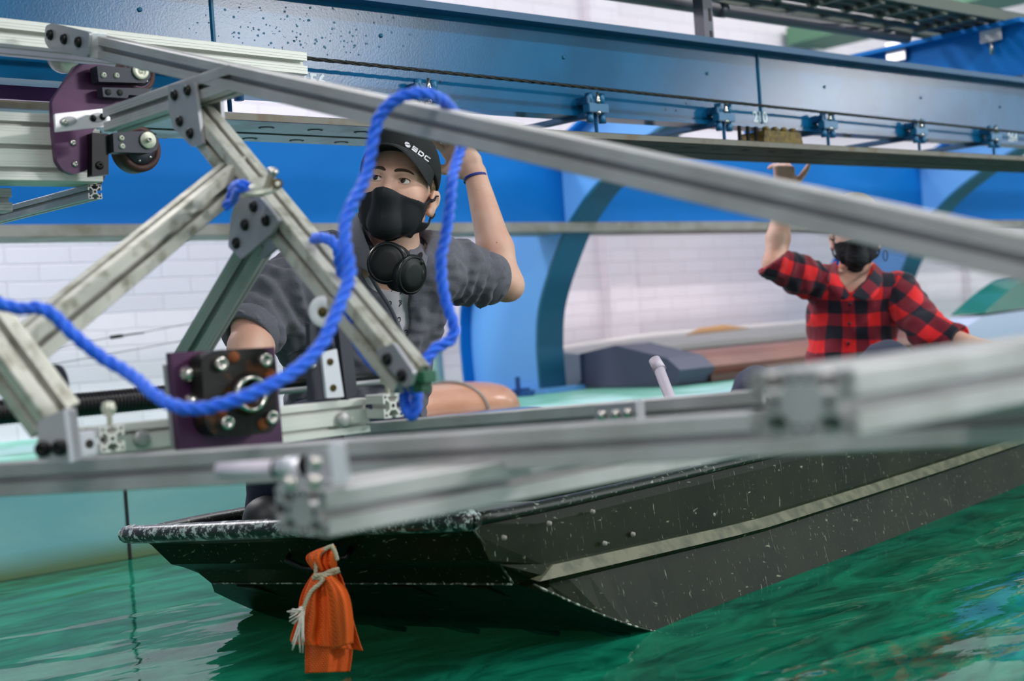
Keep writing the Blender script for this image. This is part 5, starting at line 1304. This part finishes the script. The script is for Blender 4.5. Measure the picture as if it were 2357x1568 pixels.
# S
for seg in ((0, h9, w7, h9), (0, h9, 0, h9 / 2), (0, h9 / 2, w7, h9 / 2), (w7, h9 / 2, w7, 0), (w7, 0, 0, 0)): bar(*seg)
o_ = 17.5
for seg in ((0, h9, w7 - 2, h9), (0, 0, w7 - 2, 0), (0, 0, 0, h9), (w7 - 2, h9, w7, h9 - 3), (w7, h9 - 3, w7, 3), (w7, 3, w7 - 2, 0)): bar(seg[0] + o_, seg[1], seg[2] + o_, seg[3])
o_ = 35
for seg in ((1, h9, w7, h9), (1, 0, w7, 0), (0, 1, 0, h9 - 1)): bar(seg[0] + o_, seg[1], seg[2] + o_, seg[3])
txt = finish(bm, 'cap_letters', M_embro, cap1); tag(txt, 'white letters SDC on the cap')
bm = bmesh.new()
def emb(fn):
    stroke(bm, [T(x, y, 938, 334) for x, y in fn], 0)
emb([(7.5 * math.cos(a) - .5, 5.6 * math.sin(a) - .5 + .9) for a in np.linspace(.65, .65 + math.pi, 10)])
emb([(7.5 * math.cos(a) + .5, 5.6 * math.sin(a) + .5 - .9) for a in np.linspace(.65 + math.pi, .65 + 2 * math.pi, 10)])
finish(bm, 'cap_emblem', M_embro, cap1)
# ---- shirt
xs = axis(min(rel[0], -.95) - .1, el[0] + .08, .0052, []); ys = axis(2.62, 3.46, .0052, []); zs = axis(-.30, hc[2] + .0, .0052, [])
S1 = Field(xs, ys, zs)
S1.ell(ch + np.array([0, 0, -.01]), (.165, .125, .15), None, .02); S1.cone(ch, .135, bl, .150, .04); S1.cone(bl, .150, pv, .160, .04)
S1.cone(J(752, 628, 3.04), .073, J(985, 622, 3.12), .073, .035); S1.cone(J(880, 590, 3.08), .072, J(930, 590, 3.08), .068, .03)
cu = sh + (el - sh) * .80
S1.chain([sh, sh + (cu - sh) * .5, cu], [.076, .064, .056], .03)
rcu = J(575, 772, 2.83); rm = J(640, 690, 2.93)
S1.chain([rsh, rm, rcu], [.080, .072, .056], .03)
S1.cone(rm, .062, J(700, 800, 2.98), .05, .05)
s_all, (X, Y, Z) = S1.sub((-9, -9, -9), (9, 9, 9))
S1.F += wrinkle(X, Y, Z, 11, .0085, 58, 5).astype(np.float32) + wrinkle(X, Y, Z, 12, .0030, 150, 4).astype(np.float32)
# folds running across the rolled sleeves
def folds(F_, p, q, amp, freq, rr):
    s, (X, Y, Z) = F_.sub(np.minimum(p, q) - rr, np.maximum(p, q) + rr); d = (q - p) / np.linalg.norm(q - p); L_ = np.linalg.norm(q - p)
    t = (X - p[0]) * d[0] + (Y - p[1]) * d[1] + (Z - p[2]) * d[2]; w_ = np.exp(-((t - L_ * .6) / (L_ * .45)) ** 2)
    F_.F[s] += (amp * w_ * np.sin(t * freq + 2.2 * np.sin((X + Z) * 26) + 1.4 * np.sin((Y - Z) * 33))).astype(np.float32)
folds(S1, sh, cu, .0055, 150, .10); folds(S1, rsh, rcu, .0065, 120, .12)
# cut at cuffs (planes) and neck, V opening
def cutplane(F_, p, n, rad):
    n = n / np.linalg.norm(n)
    def fn(X, Y, Z): return (X - p[0]) * n[0] + (Y - p[1]) * n[1] + (Z - p[2]) * n[2]
    s, (X, Y, Z) = F_.sub(p - rad, p + rad); D = fn(X, Y, Z); rr = np.sqrt((X - p[0]) ** 2 + (Y - p[1]) ** 2 + (Z - p[2]) ** 2)
    F_.F[s] = np.where(rr < rad, np.maximum(F_.F[s], D), F_.F[s]).astype(np.float32)
cutplane(S1, cu + (el - sh) * .01, el - sh, .12); cutplane(S1, rcu + (rcu - rm) / np.linalg.norm(rcu - rm) * .012, rcu - rm, .11)
S1.cone(J(915, 540, 3.06), .070, J(896, 612, 3.02), .062, .01, 's')
# hollow cuffs
S1.cone(cu - (el - sh) * .08, .043, el, .045, .004, 's'); S1.cone(rcu - (rcu - rm) * .25, .044, rcu + (rcu - rm) * .5, .050, .004, 's')
Vp = [(848, 560), (851, 632), (880, 680), (905, 716), (922, 760), (932, 785), (942, 746), (938, 700), (942, 665), (950, 620), (950, 560)]
X_, Y_, Z_ = np.meshgrid(*S1.ax, indexing='ij', sparse=False)
pxx, pyy = projl(X_, Y_, Z_); dv = inpoly(pxx, pyy, Vp) / 1091.
front = Y_ < (ch[1] + .0)
S1.F = np.where(front, np.maximum(S1.F, -(dv + .0).astype(np.float32)), S1.F).astype(np.float32)
shirt = S1.mesh('shirt', M_shirt, m1, 1)
# rolled cuffs
def cuff(c, d, r, w_, m, parent, nm='sleeve_cuff'):
    d = Vector(toworld(c + d) - toworld(c)).normalized(); c = Vector(toworld(c))
    return latheobj(nm, c, d, [(r - .010, -w_ * .4), (r - .001, -w_), (r + .002, -w_ * .8), (r + .0035, 0), (r + .002, w_ * .85), (r - .001, w_), (r - .008, w_ * .9), (r - .012, -w_ * .2)], m, parent, 32)
cuff(cu - (el - sh) / np.linalg.norm(el - sh) * .016, el - sh, .058, .024, M_shirt, m1)
cuff(rcu - (rcu - rm) / np.linalg.norm(rcu - rm) * .008, rcu - rm, .0585, .022, M_shirt, m1)
# undershirt visible in the opening
U1 = Field(axis(ch[0] - .16, ch[0] + .16, .005, []), axis(2.85, 3.3, .005, []), axis(bl[2] - .05, N1[2] + .02, .005, []))
U1.ell(ch + np.array([0, 0, -.01]), (.150, .108, .14), None, .02); U1.cone(ch, .120, bl, .128, .04); U1.cone(J(880, 612, 3.08), .055, J(930, 612, 3.08), .052, .03)
U1.cone(J(912, 560, 3.06), .062, J(900, 612, 3.02), .052, .008, 's')
X, Y, Z = np.meshgrid(*U1.ax, indexing='ij', sparse=True); U1.F += wrinkle(X, Y, Z, 21, .003, 110, 4).astype(np.float32)
tee = U1.mesh('undershirt', M_tee, m1, 1)
M_ink = mat('black_print', rgb(24, 22, 26), .8)
def glyph(px, py, sc, pts, parent, F_, nm='printed_motif'):
    bm = bmesh.new(); L_ = []
    for a, b in pts:
        q = on_field(F_, px + a * sc, py + b * sc, 2.85, 3.25, .0004)
        if q is None: bm.free(); return
        L_.append(q)
    tube(bm, spline(L_, 16), .0009, 5); finish(bm, nm, M_ink, parent)
for (px, py, k) in ((921, 697, 0), (918, 737, 1), (935, 765, 0), (897, 700, 1), (901, 665, 0), (926, 672, 1)):
    glyph(px, py, 3.4, ([(-1, -1), (0, -1.6), (1, -1), (.2, 0), (1, .4), (0, 1.6), (-.6, 2.6)], [(-1, 1.6), (-.4, -1.6), (1, -1.4), (.7, 1), (-.2, 1.2), (.3, 2.2)])[k], tee, U1)
for px, py in ((877, 678), (888, 755 - 40), (914, 752), (917, 757)): pass
for (px, py) in ((863, 611), (873, 662), (913, 752), (931, 792)):
    q = on_field(S1, px, py, 2.8, 3.3, .001)
    if q: latheobj('button', q, -FH, [(.0055, 0), (.005, .002), (.002, .002), (0, .001)], M_btn, shirt, 12)
# collar flaps
def grid(rws): return [[P(*q) for q in r] for r in rws]
thick('collar_flap', grid([[(824, 487, 3.06), (828, 503, 2.99), (842, 552, 2.945), (867, 606, 2.915)], [(812, 505, 3.05), (818, 530, 2.985), (832, 575, 2.94), (865, 622, 2.905)], [(803, 527, 3.05), (806, 560, 2.985), (822, 600, 2.945), (858, 632, 2.91)], [(799, 548, 3.05), (803, 580, 2.99), (815, 610, 2.955), (845, 618, 2.925)]]), M_shirt, m1, .004)
thick('collar_flap', grid([[(949, 543, 3.06), (946, 560, 3.02), (938, 590, 2.96), (930, 625, 2.93)], [(968, 560, 3.06), (966, 580, 3.01), (958, 610, 2.955), (950, 640, 2.925)], [(985, 575, 3.07), (984, 595, 3.02), (978, 625, 2.97), (966, 650, 2.935)]]), M_shirt, m1, .004)
# shirt front edges (placket) folds
tubeobj('placket', spline([Vector(toworld(J(a, b, d))) for a, b, d in ((852, 634, 2.955), (872, 668, 2.965), (898, 708, 2.98), (918, 752, 2.99), (932, 790, 3.0), (938, 860, 3.01))], 20), .0045, M_shirt, m1, 8)
# headphones round the neck
def cup(px, py, d, nx, r):
    c = P(px, py, d); n = (R0 * nx[0] - FH * nx[1] + ZZ * nx[2]).normalized()
    o = latheobj('ear_cup', c, n, [(0, -.034), (r * .80, -.034), (r * .98, -.026), (r * .92, -.014), (r, -.010), (r, .004), (r * .97, .008), (r * .90, .010), (r * .885, .0075), (r * .86, .0075), (r * .84, .011), (r * .5, .0135), (0, .0145)], M_hp, None, 36)
    o.scale = (1, 1, 1); latheobj('ear_cup_ring', c, n, [(r * 1.0, -.002), (r * 1.045, 0), (r * 1.045, .005), (r * .985, .007)], M_hp3, o, 36); latheobj('ear_cushion', c, n, [(r * .55, -.036), (r * .85, -.040), (r * 1.0, -.034), (r * 1.0, -.024), (r * .9, -.018)], M_hp2, o, 36); return o
c1 = cup(893, 606, 2.885, (-.25, 1, .05), .042); c2 = cup(944, 632, 2.89, (.80, .72, -.25), .040)
hproot = empty('headphones', P(905, 610, 2.95), 'black over-ear headphones hanging round the neck above the charcoal shirt', 'headphones')
for o in (c1, c2): o.parent = hproot; o.matrix_parent_inverse = hproot.matrix_world.inverted()
tubeobj('headband', spline([P(858, 575, 2.93), P(842, 548, 2.98), P(838, 520, 3.06), P(870, 515, 3.16), (P(925, 520, 3.19)), P(965, 545, 3.13), P(968, 582, 3.03), P(958, 602, 2.93)], 30), .0065, M_hp, hproot, 10)
tubeobj('yoke', spline([P(862, 580, 2.93), P(875, 563, 2.89), P(905, 566, 2.88), P(925, 590, 2.885)], 14), .0042, M_hp, hproot, 8)
tubeobj('yoke', spline([P(950, 596, 2.92), P(966, 606, 2.905), P(972, 628, 2.90), P(968, 640, 2.90)], 12), .004, M_hp, hproot, 8)
for a, b, d in ((968, 604, 2.893), (958, 597, 2.90), (926, 592, 2.875), (925, 668, 2.885)): latheobj('hinge', P(a, b, d), -FH, [(.006, -.004), (.006, .002), (.004, .004), (0, .004)], M_hp, hproot, 12)
# wristband and trousers
wb = J(1094, 411, 3.375); wd = wr - el
tag(latheobj('wristband', Vector(toworld(wb)), Vector(toworld(wb + wd) - toworld(wb)), [(.0275, -.0028), (.0290, -.0028), (.0292, .0028), (.0277, .0028)], mat('blue_silicone', rgb(24, 44, 140), .45), m1, 32), 'thin blue wristband')
M_shoe = mat('black_shoe', rgb(20, 20, 24), .5)
for an, ft in ((J(640, 1190, 2.93), J(612, 1196, 2.78)), (J(900, 1180, 2.90), J(880, 1192, 2.76))):
    K = Field(*[np.arange(min(an[k], ft[k]) - .09, max(an[k], ft[k]) + .09, .006, dtype=np.float32) for k in range(3)])
    K.cone(an, .052, ft, .046, .02); K.cone(an + np.array([0, .03, 0]), .05, an, .05, .02); K.mesh('shoe', M_shoe, m1, 1)
T1 = Field(axis(-.75, .1, .008, []), axis(2.6, 3.4, .008, []), axis(-.46, -.05, .008, []))
for hip, kn, an in ((J(760, 1000, 3.12), J(655, 1055, 2.86), J(640, 1172, 2.93)), (J(880, 1000, 3.2), J(880, 1060, 2.80), J(900, 1165, 2.90))): T1.chain([hip, kn, an], [.105, .075, .066], .03)
T1.cone(bl + np.array([0, 0, -.06]), .128, pv, .145, .03)
X, Y, Z = np.meshgrid(*T1.ax, indexing='ij', sparse=True); T1.F += wrinkle(X, Y, Z, 31, .005, 80, 5).astype(np.float32)
T1.mesh('trousers', M_trous, m1, 1)
# ================================================================== person in red plaid
m2 = empty('person', Vector(toworld(J(1965, 900, 4.75))), 'person in red and black plaid shirt and black mask, one hand raised to the rail', 'person')
H2 = Head(J(1970, 551, 4.72), math.radians(12), math.radians(5), math.radians(3), .95)
D2_ = lambda a, b, d: J(a, b, d)
wr2 = J(1806, 443, 4.67); el2 = J(1783, 607, 4.60); sh2 = J(1888, 655, 4.72)
lsh = J(2068, 672, 4.73); lel = J(2140, 765, 4.55); lwr = J(2262, 800, 4.40)
ch2 = J(1965, 720, 4.78); bl2 = J(1958, 840, 4.80); pv2 = J(1955, 915, 4.82)
hc2 = H2.c
xs = axis(el2[0] - .13, lwr[0] + .14, .009, [(hc2[0] - .10, hc2[0] + .10, .003), (wr2[0] - .06, wr2[0] + .09, .004)])
ys = axis(4.02, 5.05, .009, [(hc2[1] - .12, hc2[1] + .12, .003), (wr2[1] - .05, wr2[1] + .1, .004)])
zs = axis(-.56, wr2[2] + .20, .009, [(hc2[2] - .14, hc2[2] + .14, .003), (wr2[2] - .03, wr2[2] + .2, .004)])
B2 = Field(xs, ys, zs)
B2.ell(ch2, (.14, .09, .13), None, .02); B2.cone(ch2, .10, bl2, .10, .03); B2.cone(bl2, .11, pv2, .12, .03)
B2.cone(sh2, .05, lsh, .05, .03); N2 = J(1962, 655, 4.75); B2.cone(H2.p(0, -.03, -.08), .048, N2, .056, .02)
B2.cone(N2, .052, J(1958, 672, 4.72), .03, .03)
B2.chain([sh2, el2], [.048, .038], .02); B2.chain([el2, el2 * .65 + wr2 * .35, wr2], [.036, .0375, .024], .015)
B2.chain([lsh, lel, lwr], [.048, .038, .025], .02)
add_hand(B2, wr2, np.array([.06, .06, 1.0]), np.array([-.25, .95, .0]), .95, ((1.0, .5, .1), (1.1, .4, .1), (1.1, .4, .1), (1.1, .5, .1)), .06, thumb=(1.0, -.3), side=-1)
add_hand(B2, lwr, np.array([.8, -.5, -.35]), np.array([.1, .3, -1]), .95, (.5, .5, .5, .5), .05, side=1)
hips = ((J(1915, 905, 4.78), J(1745, 905, 4.22), J(1760, 1060, 4.42), J(1735, 1065, 4.28)), (J(2005, 900, 4.80), J(2042, 842, 4.34), J(2035, 1000, 4.55), J(2030, 1010, 4.40)))
for hip, kn, an, ft in hips: B2.chain([hip, kn, an, ft], [.08, .055, .04, .034], .02)
add_head(B2, H2)
B2.mesh('body', M_skin, m2, 1)
eyeset(H2, m2, (-.2, .3)); brows(H2, m2, B2)
mk2 = mask_part(B2, H2, m2)
tubeobj('ear_loop', [P(2038 + 5 * math.sin(a) , 588 + 13 * -math.cos(a), 4.68) for a in np.linspace(0, 6.2, 16)], .0016, M_mask, mk2, 6)
hair_part(B2, H2, m2, M_hair, lambda l, f, u: np.maximum(f - .030, np.where(f > -.012, .012 - u, -.06 - u)))
M_cap2 = mat('cream_cap_fabric', rgb(206, 196, 176), .85, bump=(700, .4, .0008))
cap2, G_ = cap_part(H2, m2, M_cap2, M_cap2)
# plaid cloth
def plaid(name, rotz, roty, rotx, off=(0, 0)):
    m, N, L = nodes(name); b = N['Principled BSDF']; b.inputs['Roughness'].default_value = .9; b.inputs['Sheen Weight'].default_value = .1
    tc = N.new('ShaderNodeTexCoord'); mp0 = N.new('ShaderNodeMapping'); mp0.inputs['Rotation'].default_value = (0, 0, math.radians(42)); L.new(tc.outputs['Object'], mp0.inputs[0])
    nz = N.new('ShaderNodeTexNoise'); nz.inputs['Scale'].default_value = 6; L.new(tc.outputs['Object'], nz.inputs[0])
    wa = N.new('ShaderNodeMixRGB'); wa.blend_type = 'ADD'; wa.inputs[0].default_value = .035; L.new(mp0.outputs[0], wa.inputs[1]); L.new(nz.outputs['Color'], wa.inputs[2])
    mp = N.new('ShaderNodeMapping'); mp.inputs['Rotation'].default_value = (rotx, roty, rotz); mp.inputs['Location'].default_value = (off[0], 0, off[1]); L.new(wa.outputs[0], mp.inputs[0])
    sp = N.new('ShaderNodeSeparateXYZ'); L.new(mp.outputs[0], sp.inputs[0]); g = []
    for ch_, pit in (('X', .088), ('Z', .088)):
        d = N.new('ShaderNodeMath'); d.operation = 'DIVIDE'; d.inputs[1].default_value = pit; L.new(sp.outputs[ch_], d.inputs[0])
        fr = N.new('ShaderNodeMath'); fr.operation = 'FRACT'; L.new(d.outputs[0], fr.inputs[0])
        gt = N.new('ShaderNodeMath'); gt.operation = 'GREATER_THAN'; gt.inputs[1].default_value = .5; L.new(fr.outputs[0], gt.inputs[0]); g.append(gt)
    ad = N.new('ShaderNodeMath'); ad.operation = 'ADD'; L.new(g[0].outputs[0], ad.inputs[0]); L.new(g[1].outputs[0], ad.inputs[1])
    hf = N.new('ShaderNodeMath'); hf.operation = 'MULTIPLY'; hf.inputs[1].default_value = .45; L.new(ad.outputs[0], hf.inputs[0])
    r = N.new('ShaderNodeValToRGB'); r.color_ramp.interpolation = 'CONSTANT'; E = r.color_ramp.elements; E[0].color = rgb(222, 26, 32); E[1].position = .3; E[1].color = rgb(118, 16, 38); e = E.new(.7); e.color = rgb(18, 16, 34)
    L.new(hf.outputs[0], r.inputs[0]); L.new(r.outputs[0], b.inputs['Base Color'])
    n = N.new('ShaderNodeTexNoise'); n.inputs['Scale'].default_value = 500; L.new(tc.outputs['Object'], n.inputs[0]); bp = N.new('ShaderNodeBump'); bp.inputs['Strength'].default_value = .4; bp.inputs['Distance'].default_value = .001; L.new(n.outputs['Fac'], bp.inputs['Height']); L.new(bp.outputs[0], b.inputs['Normal'])
    return m
M_pl = plaid('red_black_plaid', 0, math.radians(-4), 0)
M_pl2 = plaid('red_black_plaid_sleeve', 0, math.radians(42), 0, (.02, .01)); M_pl3 = plaid('red_black_plaid_raised_sleeve', 0, math.radians(-18), 0)
S2 = Field(axis(ch2[0] - .22, ch2[0] + .22, .0065, []), axis(4.5, 5.1, .0065, []), axis(pv2[2] - .02, hc2[2] - .02, .0065, []))
S2.ell(ch2, (.158, .118, .15), None, .02); S2.cone(ch2, .128, bl2, .138, .04); S2.cone(bl2, .138, pv2, .15, .04); S2.cone(sh2 + np.array([.01, 0, 0]), .066, lsh, .066, .035)
S2.cone(J(1945, 640, 4.75), .060, J(1985, 640, 4.75), .060, .03)
X, Y, Z = np.meshgrid(*S2.ax, indexing='ij', sparse=True); S2.F += (wrinkle(X, Y, Z, 41, .006, 55, 5) + wrinkle(X, Y, Z, 42, .002, 150, 4)).astype(np.float32)
S2.cone(J(1968, 590, 4.74), .060, J(1962, 655, 4.73), .054, .01, 's')
X_, Y_, Z_ = np.meshgrid(*S2.ax, indexing='ij'); pxx, pyy = projl(X_, Y_, Z_); dv = inpoly(pxx, pyy, [(1925, 600), (1932, 640), (1957, 676), (1992, 645), (2008, 610), (1990, 590)]) / 697.
S2.F = np.where(Y_ < ch2[1], np.maximum(S2.F, -dv.astype(np.float32)), S2.F).astype(np.float32)
sh_2 = S2.mesh('shirt', M_pl, m2, 1)
def sleeve(pts, rs, m, cutp, cutn, nm='sleeve', seed=5):
    lo = np.min(pts, 0) - .1; hi = np.max(pts, 0) + .1
    F_ = Field(*[np.arange(lo[k], hi[k], .0055, dtype=np.float32) for k in range(3)]); F_.chain(pts, rs, .03)
    X, Y, Z = np.meshgrid(*F_.ax, indexing='ij', sparse=True); F_.F += wrinkle(X, Y, Z, seed, .0055, 85, 5).astype(np.float32)
    cutplane(F_, cutp, cutn, .14); return F_.mesh(nm, m, m2, 1), F_
e_ = el2 + (el2 - sh2) / np.linalg.norm(el2 - sh2) * .012
sleeve([sh2, (sh2 + el2) / 2, e_], [.068, .060, .056], M_pl3, el2 + np.array([-.01, 0, .004]), np.array([-.55, 0, .85]), seed=6)
tt = lel + (lwr - lel) * .55
sleeve([lsh, lel, tt], [.070, .060, .048], M_pl2, tt, lwr - lel, seed=7)
cuff(tt - (lwr - lel) / np.linalg.norm(lwr - lel) * .014, lwr - lel, .050, .020, M_pl2, m2)
def cuff3(c, n, r):
    n = Vector(toworld(c + n) - toworld(c)).normalized(); c = Vector(toworld(c)); return latheobj('sleeve_cuff', c, n, [(r - .008, -.012), (r + .002, -.014), (r + .005, 0), (r + .002, .012), (r - .008, .010)], M_pl3, m2, 28)
cuff3(el2 + np.array([-.004, 0, -.004]), np.array([-.5, 0, .85]), .050)
thick('collar_flap', grid([[(1926, 600, 4.72), (1928, 625, 4.64), (1940, 655, 4.60), (1957, 680, 4.58)], [(1912, 612, 4.72), (1914, 635, 4.63), (1925, 662, 4.59), (1946, 690, 4.575)], [(1902, 622, 4.72), (1903, 645, 4.64), (1914, 668, 4.60), (1932, 690, 4.59)]]), M_pl3, m2, .005)
thick('collar_flap', grid([[(2012, 605, 4.72), (2006, 630, 4.64), (1985, 655, 4.60), (1958, 682, 4.58)], [(2026, 618, 4.72), (2020, 645, 4.63), (2004, 668, 4.59), (1980, 690, 4.575)], [(2034, 630, 4.72), (2030, 655, 4.64), (2018, 680, 4.60), (2002, 694, 4.59)]]), M_pl2, m2, .005)
for px, py in ((1957, 700), (1955, 745), (1953, 790)):
    q = on_field(S2, px, py, 4.5, 4.9, .001)
    if q: latheobj('button', q, -FH, [(.0055, 0), (.005, .002), (0, .002)], M_btn, sh_2, 10)
M_tr2 = mat('slate_trousers', rgb(52, 56, 76), .85, bump=(500, .4, .001))
T2 = Field(axis(pv2[0] - .5, pv2[0] + .35, .009, []), axis(4.05, 5.05, .009, []), axis(-.56, -.02, .009, []))
for hip, kn, an, ft in hips: T2.chain([hip, kn, an], [.095, .074, .056], .03)
T2.cone(hips[0][0], .10, hips[1][0], .10, .03)
X, Y, Z = np.meshgrid(*T2.ax, indexing='ij', sparse=True); T2.F += wrinkle(X, Y, Z, 51, .005, 70, 5).astype(np.float32)
T2.mesh('trousers', M_tr2, m2, 1)
for hip, kn, an, ft in hips:
    K = Field(*[np.arange(min(an[k], ft[k]) - .09, max(an[k], ft[k]) + .09, .008, dtype=np.float32) for k in range(3)])
    K.cone(an, .05, ft, .042, .02); K.mesh('shoe', M_shoe, m2, 1)
# grey oar handle leaning in the boat
o = empty('oar', P(1590, 1010, 3.05), 'pale grey oar handle sticking up between the two people', 'oar')
tubeobj('shaft', [P(1517, 850, 3.35), P(1620, 1120, 3.15)], .013, M_grip, o, 14)
tubeobj('grip', [P(1506, 828, 3.37), P(1519, 852, 3.35)], [.014, .016], M_grip, o, 14)
